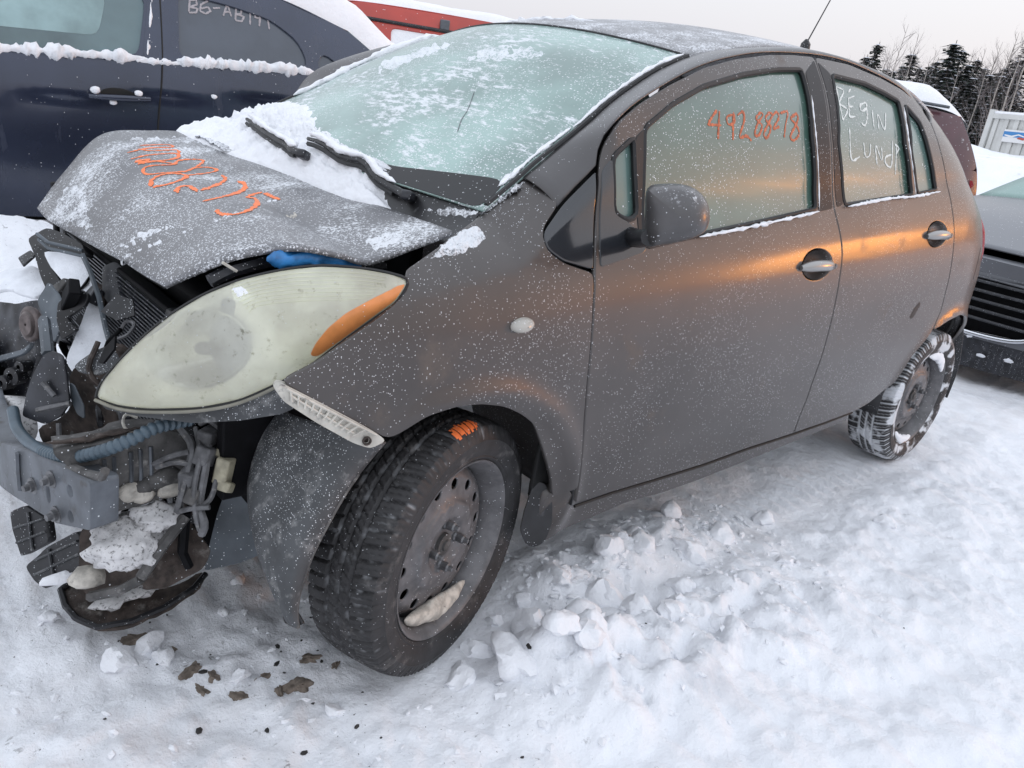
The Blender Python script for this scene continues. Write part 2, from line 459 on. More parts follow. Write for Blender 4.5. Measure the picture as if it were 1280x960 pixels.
m_roofp = pmat('grey_paint_rimed', (.30, .30, .31), .5, metal=.1, var=.2, vscale=20, specks=.9, speck_scale=140, frost=.56, frost_scale=160, frost_big=9)
m_pillar = pmat('grey_paint_pillar', (.098, .094, .095), .44, metal=.7, coat=.4, coat_rough=.2, var=.12, vscale=4, specks=.12, speck_scale=270, frost=.22, frost_scale=120, frost_up=True)
m_hoodf = pmat('granular_frost_on_paint', (.20, .20, .21), .6, specks=1.0, speck_scale=230, speck_r=.5, frost=.78, frost_scale=170, frost_big=12)
m_windf = pmat('granular_frost_on_glass', (.34, .45, .43), .6, specks=1.0, speck_scale=200, speck_r=.5, frost=.80, frost_scale=120, frost_big=10)
m_pillarb = pmat('pillar_dark_reflection', (.016, .016, .018), .45, spec=.25, specks=.22, speck_scale=270)
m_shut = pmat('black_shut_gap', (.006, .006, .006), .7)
m_rubber = pmat('black_rubber', (.012, .012, .013), .55, specks=.10, speck_scale=200)
m_blackpl = pmat('black_plastic', (.014, .014, .016), .42, var=.3, vscale=20, dirt=((.085, .085, .09), .30, 26), specks=.28, speck_scale=280)
m_dirtypl = pmat('dirty_grey_plastic', (.055, .058, .062), .6, var=.35, vscale=9, dirt=((.22, .22, .22), .42, 28), specks=.7, speck_scale=320, bump=.3, bscale=60)
m_bluegrey = pmat('blue_grey_plastic', (.085, .10, .115), .5, var=.25, vscale=12, dirt=((.20, .20, .20), .15, 30), specks=.15, speck_scale=200)
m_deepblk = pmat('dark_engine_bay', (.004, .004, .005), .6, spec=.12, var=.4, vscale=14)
m_bayblk = pmat('black_bay_plastic', (.018, .019, .024), .38, var=.5, vscale=25, dirt=((.09, .09, .095), .32, 22), specks=.16, speck_scale=280)
m_sail = pmat('dark_gloss_trim', (.022, .024, .028), .16, coat=.6, coat_rough=.08, specks=.05, speck_scale=150)
m_steel = pmat('bumper_steel', (.115, .125, .14), .42, metal=.45, var=.3, vscale=14, dirt=((.10, .095, .09), .34, 22), specks=.06, speck_scale=190)
m_dirtst = pmat('dirty_steel', (.085, .082, .08), .7, metal=.2, var=.4, vscale=30, dirt=((.26, .25, .24), .34, 36), specks=.14, speck_scale=200, bump=.5, bscale=90)
m_rust = pmat('rusty_steel', (.055, .042, .036), .8, var=.5, vscale=40, dirt=((.20, .185, .17), .34, 30), specks=.10, speck_scale=200, bump=.6, bscale=100)
m_bolt = pmat('bolt_steel', (.16, .16, .165), .4, metal=.6, var=.3, vscale=60)
m_white_pl = pmat('dirty_white_plastic', (.50, .48, .43), .55, var=.15, vscale=30, dirt=((.16, .15, .14), .36, 55))
m_conduit = pmat('blue_grey_conduit', (.065, .095, .12), .4, var=.2, vscale=30, dirt=((.17, .17, .17), .2, 40))
m_wire = pmat('dirty_wire', (.10, .10, .105), .6, var=.4, vscale=40, dirt=((.25, .24, .23), .35, 60))
m_conn = pmat('yellowed_connector', (.30, .275, .20), .55, var=.3, vscale=40, dirt=((.14, .13, .12), .3, 50))
m_cloth = pmat('blue_bag', (.03, .20, .50), .35, var=.4, vscale=30)
m_rim = pmat('steel_rim', (.135, .132, .136), .48, metal=.3, var=.25, vscale=25, dirt=((.20, .195, .19), .30, 60), specks=.14, speck_scale=230, bump=.15, bscale=200)
m_chrome = pmat('chrome', (.62, .63, .66), .18, metal=1.0, specks=.1, speck_scale=160)
m_handle = pmat('door_handle_metal', (.33, .32, .31), .28, metal=.75, coat=.3, specks=.12, speck_scale=230)
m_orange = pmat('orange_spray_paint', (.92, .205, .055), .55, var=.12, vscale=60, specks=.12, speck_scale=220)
m_orange2 = pmat('orange_paint_marker', (.44, .11, .045), .55, var=.35, vscale=120, specks=.10, speck_scale=220)
m_whitemk = pmat('white_paint_marker', (.62, .66, .64), .6, var=.15, vscale=90)
m_greymk = pmat('pale_paint_marker', (.36, .34, .36), .6, var=.2, vscale=90)
m_markerl = pmat('side_marker_lens', (.42, .40, .36), .25, coat=.4, specks=.25, speck_scale=260)
m_red_l = pmat('tail_light_red', (.35, .02, .03), .25, coat=.5, specks=.3, speck_scale=160)
m_amber = pmat('amber_lens', (.80, .30, .095), .35, coat=.3, coat_rough=.3, var=.1, vscale=30, specks=.10, speck_scale=220)
m_ice = pmat('packed_dirty_ice', (.46, .43, .38), .6, var=.3, vscale=50, dirt=((.08, .075, .07), .30, 70), bump=.6, bscale=120)
m_snow = pmat('snow', (.88, .89, .92), .75, var=.02, vscale=12, bump=1.0, bscale=45, bscale2=230, bdist=.014, spec=.2)
m_snowd = pmat('snow_speckled_with_grit', (.66, .65, .65), .8, var=.1, vscale=20, dirt=((.05, .048, .045), .42, 120), bump=1.0, bscale=150, spec=.2)
m_snowt = pmat('thin_snow_over_plastic', (.78, .80, .84), .8, var=.06, vscale=30, bump=.8, bscale=200, dirt=((.18, .19, .20), .20, 60), spec=.2)
# frosted glass: dull, rimed panes one cannot see through
m_wind = pmat('frosted_windscreen', (.255, .365, .335), .36, coat=.3, coat_rough=.22, var=.30, vscale=3.0, specks=.85, speck_scale=165, speck_r=.42, frost=.52, frost_scale=48, frost_big=3.2, stretch=(1.4, .5, 1.4))
m_side = pmat('frosted_side_glass', (.062, .120, .098), .28, coat=1.0, coat_rough=.09, var=.12, vscale=5, specks=.32, speck_scale=220, speck_r=.40)
m_side2 = pmat('frosted_quarter_glass', (.11, .18, .165), .26, coat=.5, coat_rough=.15, var=.12, vscale=5, specks=.20, speck_scale=165, speck_r=.40)
m_tint = pmat('tinted_glass', (.035, .045, .055), .16, coat=.6, coat_rough=.1, var=.3, vscale=4)
def lens_mat():
    m = pmat('yellowed_headlight_lens', (.86, .835, .72), .28, coat=.9, coat_rough=.10, var=.22, vscale=7, dirt=((.40, .39, .30), .30, 60), stretch=(1, 1, 1), bump=.25, bscale=40, specks=.10, speck_scale=230)
    nt = m.node_tree; N, L = nt.nodes, nt.links; out = [n for n in N if n.type == 'OUTPUT_MATERIAL'][0]; p = N['Principled BSDF']
    t = N.new('ShaderNodeBsdfTransparent'); t.inputs[0].default_value = (.92, .93, .80, 1)
    mx = N.new('ShaderNodeMixShader'); mx.inputs[0].default_value = .46
    L.new(t.outputs[0], mx.inputs[1]); L.new(p.outputs[0], mx.inputs[2]); L.new(mx.outputs[0], out.inputs['Surface']); return m
m_lens = lens_mat()
m_refl = pmat('headlight_reflector', (.68, .67, .62), .35, metal=.2, var=.2, vscale=20)
m_bezel = pmat('headlight_bezel', (.20, .19, .155), .45, var=.15, vscale=20)
def tyre_mat(name, snow):
    m = pmat(name, (.024, .023, .024), .66, var=.3, vscale=25, dirt=((.14, .132, .128), .34, 14), specks=.08, speck_scale=300, bump=.25, bscale=150)
    nt = m.node_tree; N, L = nt.nodes, nt.links; p = N['Principled BSDF']; src = p.inputs['Base Color'].links[0].from_socket
    a = N.new('ShaderNodeAttribute'); a.attribute_name = 'groove'
    n = N.new('ShaderNodeTexNoise'); n.inputs['Scale'].default_value = 30; tcn = N.new('ShaderNodeTexCoord'); L.new(tcn.outputs['Object'], n.inputs['Vector'])
    mu = N.new('ShaderNodeMath'); mu.operation = 'MULTIPLY'; L.new(a.outputs['Fac'], mu.inputs[0])
    mr = N.new('ShaderNodeMapRange'); L.new(n.outputs['Fac'], mr.inputs['Value'])
    for k, v in (('From Min', .18 if snow else .52), ('From Max', .36 if snow else .75), ('To Min', 0), ('To Max', .9 if snow else .35)): mr.inputs[k].default_value = v
    L.new(mr.outputs[0], mu.inputs[1])
    mx = N.new('ShaderNodeMix'); mx.data_type = 'RGBA'; L.new(mu.outputs[0], mx.inputs[0]); L.new(src, mx.inputs[6]); mx.inputs[7].default_value = (.72, .74, .77, 1)
    L.new(mx.outputs[2], p.inputs['Base Color'])
    if snow:
        n2 = N.new('ShaderNodeTexNoise'); n2.inputs['Scale'].default_value = 15; n2.inputs['Detail'].default_value = 5; L.new(tcn.outputs['Object'], n2.inputs['Vector'])
        m2 = N.new('ShaderNodeMapRange'); L.new(n2.outputs['Fac'], m2.inputs['Value'])
        for k, v in (('From Min', .50), ('From Max', .58), ('To Min', 0), ('To Max', .85)): m2.inputs[k].default_value = v
        mx2 = N.new('ShaderNodeMix'); mx2.data_type = 'RGBA'; L.new(m2.outputs[0], mx2.inputs[0]); L.new(mx.outputs[2], mx2.inputs[6]); mx2.inputs[7].default_value = (.72, .74, .77, 1)
        L.new(mx2.outputs[2], p.inputs['Base Color'])
    return m
m_tyre = tyre_mat('tyre_rubber', False); m_tyre_s = tyre_mat('snowy_tyre_rubber', True)

# ------------------------------------------------------------------ the ground: one sheet of trampled snow out to the horizon
def axis1(core0, core1, step, far0, far1, g=1.085):
    c = list(np.arange(core0, core1, step)); hi = []; s = step; v = c[-1]
    while v < far1: s *= g; v += s; hi.append(v)
    lo = []; s = step; v = c[0]
    while v > far0: s *= g; v -= s; lo.append(v)
    return np.array(lo[::-1]+c+hi)
A0 = np.array([-0.173, 2.729]); E_D = np.array([0.9965, -0.0839]); N_D = np.array([0.0839, 0.9965])   # plane of the dark car's side
def ground_h(x, y):
    x = np.asarray(x, float); y = np.asarray(y, float)
    r = np.hypot(x-1, y)
    h = .05*(fbm(x*.8, y*.8, 3, 3)-.5)+.045*(fbm(x*2.7, y*2.7, 11, 4)-.5)
    # churned, chunky snow beside the car
    yl = -1.02-.05*x; m = np.exp(-((y-yl)/.17)**2)*sstep(-.05, .3, x)*(.15+.85*sstep(1.25, .75, x))*sstep(2.6, 1.6, x)
    wx_, wy_ = x+.05*(fbm(x*9, y*9, 51, 3)-.5), y+.05*(fbm(x*9+7, y*9, 52, 3)-.5)
    h = h+m*(.020+.060*cellbump(wx_*9, wy_*9, 21)*sstep(.35, .6, fbm(x*5, y*5, 19, 2))+.045*cellbump(wx_*19, wy_*19, 33)+.05*(fbm(x*13, y*13, 34, 4)-.4))
    near = np.exp(-(r/4.5)**2)
    h = h+near*(.022*cellbump(x*9+.5*fbm(x*4, y*4, 2), y*9, 5)*sstep(.3, .6, fbm(x*1.5+9, y*1.5, 8, 3))+.034*(fbm(x*9, y*9, 41, 5, .6)-.5)+.030*(.5-np.abs(fbm(x*3.1+4, y*4.6, 43, 4)-.5)*2)*sstep(.35, .7, fbm(x*1.2, y*1.2, 47, 2))+.012*np.abs(fbm(x*24, y*24, 45, 4)-.5)*2+.009*(fbm(x*48, y*48, 44, 3)-.5)+.030*sstep(.15, -.15, x)*cellbump(x*15, y*15, 91)*fbm(x*5, y*5, 92, 2))
    # under the car and in the wheel track
    uc = sstep(-.96, -.84, y)*sstep(.95, .8, y)*sstep(-.25, .05, x)*sstep(3.1, 2.9, x)
    h = h*(1-uc*.5)-.01*uc
    tr = np.exp(-((y+.745)/.085)**4)*sstep(.95, 1.15, x)*sstep(2.7, 2.4, x)
    h = h*(1-.8*tr)+tr*(-.004+.007*np.sin(x*95+20*np.abs(y+.745))*np.exp(-((y+.745)/.07)**4))
    # ridge of loose snow under the sill
    h = h+.060*np.exp(-((y+.72)/.13)**2)*sstep(.30, .45, x)*sstep(1.25, .9, x)*(.25+.9*fbm(x*7, y*7, 76, 4)+.5*cellbump(x*14, y*14, 77)+.35*cellbump(x*27, y*27, 78))
    for wx, wy in ((0, -.76), (2.46, -.74)):
        d = np.hypot((x-wx)/1.2, y-wy); h = h*(1-.95*np.exp(-(d/.16)**4))
    # old ruts crossing the yard
    for k, yr in enumerate((-1.55, -1.78)): h = h-.018*near*np.exp(-((y-yr+.16*(x-1.2)-.03*np.sin(x*2+k))/.06)**2)*sstep(.4, 1.0, x)
    # pushed-up snow at the front wheel
    h = h+.075*np.exp(-(((x-.25)/.13)**2+((y+.95)/.09)**2))*(.6+.8*cellbump(x*13, y*13, 9))
    # bank between the hatchback and the dark car
    h = h+.42*np.exp(-(((x+.35)/.9)**2+((y-2.25)/.55)**2))*(.8+.4*fbm(x*2, y*2, 60, 3))
    # ploughed bank far behind, in front of the container and the wood
    far = sstep(11, 15, x)*sstep(32, 24, x)*sstep(30, 20, y)*sstep(-1.5, 2.0, y); h = h+far*(1.55+.9*(fbm(x*.25, y*.25, 71, 4)-.3))
    h = h+sstep(32, 60, np.hypot(x, y))*1.2
    return h
gx = axis1(-1.15, 3.2, .0135, -500, 700); gy = axis1(-2.0, -.55, .0135, -500, 700)
GX, GY = np.meshgrid(gx, gy, indexing='ij'); GZ = ground_h(GX, GY)
def snow_ground_mat():
    m = pmat('snow_ground', (.90, .915, .95), .8, var=.03, vscale=3, bump=1.0, bscale=38, bscale2=170, bdist=.022, spec=.15)
    nt = m.node_tree; N, L = nt.nodes, nt.links; p = N['Principled BSDF']; src = p.inputs['Base Color'].links[0].from_socket
    t = N.new('ShaderNodeTexCoord'); s = N.new('ShaderNodeSeparateXYZ'); L.new(t.outputs['Object'], s.inputs[0])
    def mr(v, a, b, c, d):
        n = N.new('ShaderNodeMapRange'); n.interpolation_type = 'SMOOTHSTEP'; L.new(v, n.inputs['Value'])
        for k, q in (('From Min', a), ('From Max', b), ('To Min', c), ('To Max', d)): n.inputs[k].default_value = q
        return n.outputs[0]
    def nz(sc, det=5, rg=.6):
        n = N.new('ShaderNodeTexNoise'); n.inputs['Scale'].default_value = sc; n.inputs['Detail'].default_value = det; n.inputs['Roughness'].default_value = rg; L.new(t.outputs['Object'], n.inputs['Vector']); return n.outputs['Fac']
    def mul(a, b):
        n = N.new('ShaderNodeMath'); n.operation = 'MULTIPLY'
        for i, v in enumerate((a, b)):
            if isinstance(v, (int, float)): n.inputs[i].default_value = v
            else: L.new(v, n.inputs[i])
        return n.outputs[0]
    def mix(f, b):
        nonlocal src
        n = N.new('ShaderNodeMix'); n.data_type = 'RGBA'; L.new(f, n.inputs[0]); L.new(src, n.inputs[6]); n.inputs[7].default_value = (*b, 1); src = n.outputs[2]
    # grey slush patches, road grit scattered where the front of the car was dragged
    mix(mul(mr(nz(2.2), .5, .72, 0, .55), mr(nz(14), .4, .65, 0, 1)), (.50, .52, .56))
    zone = mr(s.outputs['X'], -.1, .35, 1, .10)
    mix(mul(mul(mr(nz(34, 6, .7), .60, .68, 0, .8), mr(nz(3.0), .42, .62, 0, 1)), zone), (.10, .09, .085))
    mix(mul(mr(nz(110, 3, .6), .68, .73, 0, .8), zone), (.06, .055, .05))
    # faint brown of the drive-over track beside the sill
    mix(mul(mul(mr(s.outputs['Y'], -.98, -.86, 0, 1), mr(s.outputs['Y'], .9, .6, 0, 1)), mr(nz(9), .35, .65, .05, .30)), (.56, .54, .54))
    L.new(src, p.inputs['Base Color']); return m
m_ground = snow_ground_mat()
gnd = patch('ground', np.dstack([GX, GY, GZ]), m_ground)
gnd.data.flip_normals() if gnd.data.polygons[len(gnd.data.polygons)//2].normal.z < 0 else None
tag(gnd, 'trampled white snow covering the ground of the yard', 'ground', kind='structure')

# ------------------------------------------------------------------ the wrecked hatchback
CAR = empty('hatchback_car', (0, 0, 0))
tag(CAR, 'wrecked dark grey hatchback with torn-off bumper, steel wheels and frosted windows', 'car')
_z = np.array([.08, .20, .30, .45, .60, .70, .78, .84, .88, .92, .97, 1.02, 1.06, 1.10, 1.18, 1.25, 1.32, 1.40, 1.48, 1.52, 1.6])
_w = np.array([.755, .785, .803, .826, .839, .843, .8405, .835, .8285, .8175, .7975, .776, .762, .753, .730, .705, .672, .625, .568, .53, .44])
_zf = np.arange(.02, 1.66, .002); _wf = np.interp(_zf, _z, _w); _k = np.exp(-.5*(np.arange(-18, 19)/6.0)**2); _k /= _k.sum()
_wf = np.convolve(np.pad(_wf, 18, mode='reflect', reflect_type='odd'), _k, 'valid')
_xr_z = np.array([.2, .4, .6, .8, .95, 1.05, 1.2, 1.35, 1.45, 1.55]); _xr = np.array([2.93, 3.0, 3.03, 3.0, 2.93, 2.87, 2.74, 2.60, 2.48, 2.36])
def XR(z): return np.interp(z, _xr_z, _xr)
def W(x, z):
    x = np.asarray(x, float); z = np.asarray(z, float)
    sh = .085*(np.clip(x, 0, 2.3)-.8)*sstep(.55, .85, z)*sstep(1.42, 1.10, z)
    w = np.interp(z-sh, _zf, _wf)
    a = np.clip(-x/.75, 0, 1.3); w = w-.13*a**2
    t = np.clip((x-(XR(z)-.62))/.62, 0, 1.0); w = w-.26*t**2.4
    for wx in (0.0, 2.46):
        r = np.hypot(x-wx, z-.30); w = w+.013*np.exp(-((r-.365)/.032)**2)*sstep(.12, .3, z)
    zs = np.where(x > .1, .90+.60*(x-.1), .90+.17*(x-.1))
    w = w-sstep(.40, .22, x)*12.5*np.clip(z-zs, 0, .14)**2
    return w
def side(U): U = np.atleast_2d(U); return np.c_[U[:, 0], -W(U[:, 0], U[:, 1]), U[:, 1]]
def side_off(d):
    def f(U): P = side(U); return P+np.array([0, -d, 0])
    return f
def hitW(px): return march(px, lambda P: P[:, 1]+W(P[:, 0], P[:, 2]), 1.0, 5.5)
def XZ(px): return hitW(px)[:, [0, 2]]
DOORLINE = [(743, 340), (742, 380), (740, 420), (736, 465), (733, 500), (730, 545), (727, 580), (719, 632)]
BLINE = [(1018, 70), (1030, 110), (1037, 160), (1040, 210), (1043, 262), (1050, 290), (1053, 320), (1050, 345), (1043, 385), (1032, 430), (1015, 480), (1000, 520), (992, 542)]
SAIL = [(746, 211), (725, 231), (703, 253), (688, 274), (680, 286), (678, 297), (685, 312), (705, 327), (743, 338)]
fender_px = [(485, 551), (420, 517), (348, 478), (362, 470), (400, 450), (440, 420), (475, 395), (498, 374), (511, 352), (500, 338), (530, 317), (565, 291), (604, 263), (635, 238), (660, 217),
             (681, 232), (702, 254), (688, 274), (680, 286), (678, 297), (685, 312), (705, 327)]+DOORLINE[:-1]+[(723, 611), (715, 614), (690, 624), (689, 600), (677, 557), (667, 532), (652, 520), (630, 510), (600, 507), (572, 510), (535, 522), (500, 544)]
fender = panel('front_fender', XZ(fender_px), side, m_paint, CAR, key='fender', h=.018)
DTOP = [(748, 200), (755, 175), (775, 150), (800, 128), (840, 103), (880, 83), (920, 72), (960, 67), (990, 67), (1018, 70)]
FWIN = [(806, 160), (840, 131), (880, 108), (930, 93), (970, 87), (1002, 87), (1009, 110), (1016, 170), (1020, 225), (1021, 262), (960, 276), (890, 291), (840, 302), (806, 310), (804, 240)]
FQW = [(766, 196), (793, 171), (795, 220), (798, 270), (785, 277), (768, 267)]
BOT = [(719, 632), (768, 615), (816, 600.5), (879, 581), (935, 560.5), (992, 542)]
fdoor_px = DTOP+BLINE[1:]+BOT[::-1][1:-1]+DOORLINE[::-1]+[(746, 270)]
HND = XZ([(1022, 331)])[0]
def ell(c, a, b, rot=0, n=28):
    t = np.linspace(0, 2*math.pi, n, endpoint=False); X = np.c_[a*np.cos(t), b*np.sin(t)]; R = np.array([[math.cos(rot), -math.sin(rot)], [math.sin(rot), math.cos(rot)]])
    return X@R.T+c
fd = panel('front_door', XZ(fdoor_px), side, m_paint, CAR, holes=[XZ(FWIN), XZ(FQW), ell(HND, .085, .044)], key='front_door')
REARSEAM = [(1060, 79), (1100, 96), (1127, 111), (1147, 128), (1163, 153), (1175, 187), (1182, 217), (1188, 247), (1192, 275), (1192, 310), (1186, 350), (1176, 390), (1166, 414)]
RARCHF = [(1140, 446), (1117, 481), (1087, 504), (1070, 514)]
RWIN = [(1040, 94), (1080, 104), (1105, 116), (1124, 127), (1132, 180), (1141, 244), (1100, 250), (1056, 257), (1048, 180)]
RQW = [(1131, 131), (1150, 153), (1162, 190), (1171, 238), (1147, 243), (1139, 190)]
RHND = XZ([(1172, 293)])[0]
rdoor_px = [(1018, 70)]+REARSEAM+RARCHF+[(1030, 529)]+BLINE[::-1][:-1]
rd = panel('rear_door', XZ(rdoor_px), side, m_paint, CAR, holes=[XZ(RWIN), XZ(RQW), ell(RHND, .085, .044)], key='rear_door')
# rear quarter: from the door seam round the wheel to the tail
s_up = XZ(REARSEAM[4:])
zz = np.array([1.36, 1.25, 1.1, 1.0, .9, .75, .6, .45, .34, .26])
q_rear = np.c_[XR(zz)-.015, zz]
arch = np.array([(2.46+.366*math.cos(a), .30+.366*math.sin(a)) for a in np.radians([-8, 10, 30, 50, 70, 90, 108])])
quarter_xz = np.vstack([s_up, arch[::-1], [(2.83, .24)], q_rear[::-1], [(2.36, 1.43)]])
quarter = panel('quarter_panel', quarter_xz, side, m_paint, CAR, key='quarter')
rocker_px = [(686, 622), (715, 608), (719, 622)]+[(u, v-8) for u, v in BOT[1:]]+[(1030, 521), (1070, 507), (1062, 527), (944, 576), (879, 602), (829, 620), (785, 632), (740, 652), (706, 666), (692, 676), (680, 683), (670, 682), (670, 668), (678, 645)]
rocker = panel('sill', XZ(rocker_px), side_off(-.011), m_paint, CAR, depth=.03)
MB().tube(side_off(-.003)(XZ([(u, v+1.5) for u, v in BOT]+[(1030, 530), (1066, 516)])), .0042, 6).build('gap_shade_strip', m_shut, rocker)  # black strip put in for the shade of the gap below the doors
# dark body shell behind the shut lines
shell = [(x, z) for x, z in [(.28, .30), (2.05, .30), (2.15, .55), (2.62, .69), (2.72, .5), (2.85, .40), (2.78, .9), (2.6, 1.1), (2.3, 1.36), (2.05, 1.43), (1.7, 1.455), (1.3, 1.44), (1.0, 1.40), (.70, 1.325), (.45, 1.21), (.36, 1.12), (.20, .96), (.24, .65)]]
panel('inner_shell', np.array(shell), side_off(-.045), m_shut, CAR, h=.05)
# black sail panel ahead of the door
panel('sail_panel', XZ(SAIL), side, m_sail, CAR, key='sail', h=.012)
# windows of the near side
def glass(name, px, parent, mat, key, grow=.006):
    o = offs(relax(dens(XZ(px), .015), 1), grow)
    return panel(name, o, side_off(-.012), mat, parent, h=.03, gap=0, bev=.001, depth=.004, key=key)
def trim(name, px, parent, w=.014, lift=-.003, r=.0075):
    P = relax(dens(XZ(px), .015), 1); n = len(P); P3 = side_off(lift)(P); P3 = np.vstack([P3, P3[:2]])
    b = MB(); b.tube(P3, r, 6, cap=False); return b.build(name, m_rubber, parent, smooth=True)
g1 = glass('window_pane', FWIN, fd, m_side, 'fwin'); g2 = glass('quarter_pane', FQW, fd, m_side2, 'fqwin')
g3 = glass('window_pane', RWIN, rd, m_side, 'rwin'); g4 = glass('quarter_pane', RQW, rd, m_side2, 'rqwin')
for px, par in ((FWIN, fd), (FQW, fd), (RWIN, rd), (RQW, rd)): trim('window_seal', px, par)
# division bar and mirror foot
panel('division_bar', XZ([(794, 171), (806, 160), (805, 240), (807, 309), (798, 290), (796, 220)]), side_off(.002), m_rubber, fd, h=.012, bev=.001, gap=0)
panel('mirror_foot', XZ([(751, 213), (765, 197), (768, 267), (786, 278), (806, 300), (807, 314), (790, 321), (750, 334)]), side_off(.003), m_sail, fd, h=.012, bev=.002, gap=0, key='mfoot')
panel('pillar_panel', XZ([(1006, 90), (1017, 74), (1028, 108), (1035, 160), (1038, 210), (1041, 261), (1023, 265), (1021, 225), (1017, 170), (1011, 110)]), side_off(.0015), m_pillarb, fd, h=.012, gap=.001, bev=.001, depth=.002)  # dark reflection of the painted pillar put in as a near-black panel
panel('pillar_panel', XZ([(1021, 76), (1038, 92), (1046, 180), (1054, 256), (1046, 260), (1042, 210), (1039, 160), (1032, 110)]), side_off(.0015), m_pillarb, rd, h=.012, gap=.001, bev=.001, depth=.002)
# snow caught along the window sills
def sill_snow(px, r, par, seed): 
    P = hitW(px); P[:, 1] -= .010; P[:, 2] += .004
    return tag(lumps('sill_snow', P, r, m_snow, par, amp=.9, seed=seed, fr=110, flat=.6), kind='stuff')
sill_snow([(870, 297), (930, 285), (985, 273), (1020, 265)], .0058, fd, 1)
sill_snow([(1056, 259), (1090, 252), (1115, 248), (1140, 246), (1172, 240)], .0058, rd, 2)
sill_snow([(1020, 262), (1019, 225), (1016, 175), (1010, 120)], .0022, fd, 3)
sill_snow([(1141, 244), (1136, 205), (1131, 170), (1126, 135)], .0022, rd, 4)
# door handles: oval cup, bar, key cylinder
def handle(c, par, mat, cupmat):
    t = np.linspace(0, 2*math.pi, 36, endpoint=False); rows = []
    for k, (s, d) in enumerate([(1.02, .001), (.96, -.002), (.8, -.012), (.5, -.020), (.05, -.022)]):
        E = ell(c, .083*s, .042*s, n=36); rows.append(side_off(d)(E))
    G = np.array(rows); G = np.concatenate([G, G[:, :1]], axis=1)
    cup = patch('handle_cup', G, cupmat, par, flip=False)
    b = MB(); xs = np.linspace(-.088, .088, 17); P = []; R = []
    for x in xs:
        u = x/.088; q = side_off(.004+.014*(1-u**2))(np.array([[c[0]+x-.008, c[1]+.002-.008*u*u]]))[0]; P.append(q); R.append(.0165*(1-.55*abs(u)**4))
    b.tube(P, R, 10); o = b.build('door_handle', mat, par, smooth=True)
    q = side_off(.020)(np.array([[c[0]+.062, c[1]]]))[0]
    MB().cyl(q+[0, .004, 0], q+[0, -.006, 0], .007, 10).build('key_cylinder', m_bolt, par)
    return o
handle(HND, fd, m_handle, m_paint); handle(RHND, rd, m_handle, m_paint)
# side repeater on the fender
mc = XZ([(652, 406)])[0]
b = MB(); G = []
for s, d in [(1.0, -.002), (.97, .006), (.8, .013), (.5, .018), (.05, .020)]:
    G.append(side_off(d)(ell(mc, .029*s, .0145*s, rot=.12, n=24)))
G = np.array(G); G = np.concatenate([G, G[:, :1]], 1); patch('side_repeater', G, m_markerl, CAR)
# dark scrape on the rear door
strokes('scrape_mark', [[(1150, 380), (1143, 388), (1138, 398)], [(1147, 384), (1140, 397)]], bvh('rear_door'), .022, m_rubber, rd, lift=.0008)

# ---- windscreen, pillars, roof
WEDGE = [(604, 263), (649, 225), (672, 204), (703, 180), (734, 155), (759, 132), (784, 113), (815, 92), (843, 78), (862, 71)]
def on_edge(px): return march(px, lambda P: P[:, 1]+(.67-(P[:, 2]-1.0)/.4*.125), 1.0, 4.0)
wl3 = spl(on_edge(WEDGE), 24)
def screen(t, v, lift=0.0):
    """t 0..1 up the pane, v -1 (car's left) .. 1"""
    t = np.asarray(t, float); v = np.asarray(v, float); k = t*(len(wl3)-1)
    e = np.stack([np.interp(k, np.arange(len(wl3)), wl3[:, i]) for i in range(3)], -1)
    bow = .055+.04*t; cr_ = .012+.035*t; q = 1-v**2
    n = np.array([-.62, 0, .78])
    return np.stack([e[..., 0]-bow*q, -e[..., 1]*v, e[..., 2]+cr_*q], -1)+lift*n
tt, vv = np.meshgrid(np.linspace(0, 1, 30), np.linspace(-1, 1, 41), indexing='ij')
ws = patch('windscreen', screen(tt, vv), m_wind, CAR, thick=.005, key='screen')
# black ceramic border and seal along the edges
for sgn in (-1, 1):
    MB().tube(screen(np.linspace(.02, 1, 40), np.full(40, sgn*.992), .001), .006, 6).build('windscreen_seal', m_rubber, ws, smooth=True)
MB().tube(screen(np.ones(40), np.linspace(-.99, .99, 40), .0), .004, 6).build('windscreen_seal', m_rubber, ws, smooth=True)
fr = panel('glass_border', np.array([(-.985, .002), (-.5, .002), (0, .002), (.5, .002), (.985, .002), (.97, .075), (.5, .06), (0, .06), (-.5, .06), (-.93, .13), (-.97, .13)]), lambda U: screen(U[:, 1], U[:, 0], .0015), m_rubber, ws, h=.05, gap=0, bev=.001, depth=.001, ref=(-.6, 0, .8))
RE = np.array([(.813, -.551, 1.381), (.95, -.545, 1.418), (1.12, -.540, 1.450), (1.3, -.535, 1.473), (1.56, -.535, 1.484), (1.8, -.54, 1.478), (1.97, -.545, 1.466), (2.12, -.55, 1.446), (2.25, -.555, 1.416), (2.36, -.555, 1.385)])
re3 = spl(RE, 30); re3[0] = wl3[-1]
def roofp(k, v):
    e = re3[k]; f = k/(len(re3)-1); q = 1-v**2
    bow = .095*(1-f)**3; return np.stack([e[0]-bow*q+.10*q*f**4, -e[1]*v, e[2]+(.047+.012*f)*q], -1)
vr = np.linspace(-1, 1, 33)
roof = patch('roof', np.array([roofp(k, vr) for k in range(len(re3))]), m_roofp, CAR, thick=.012, key='roof')
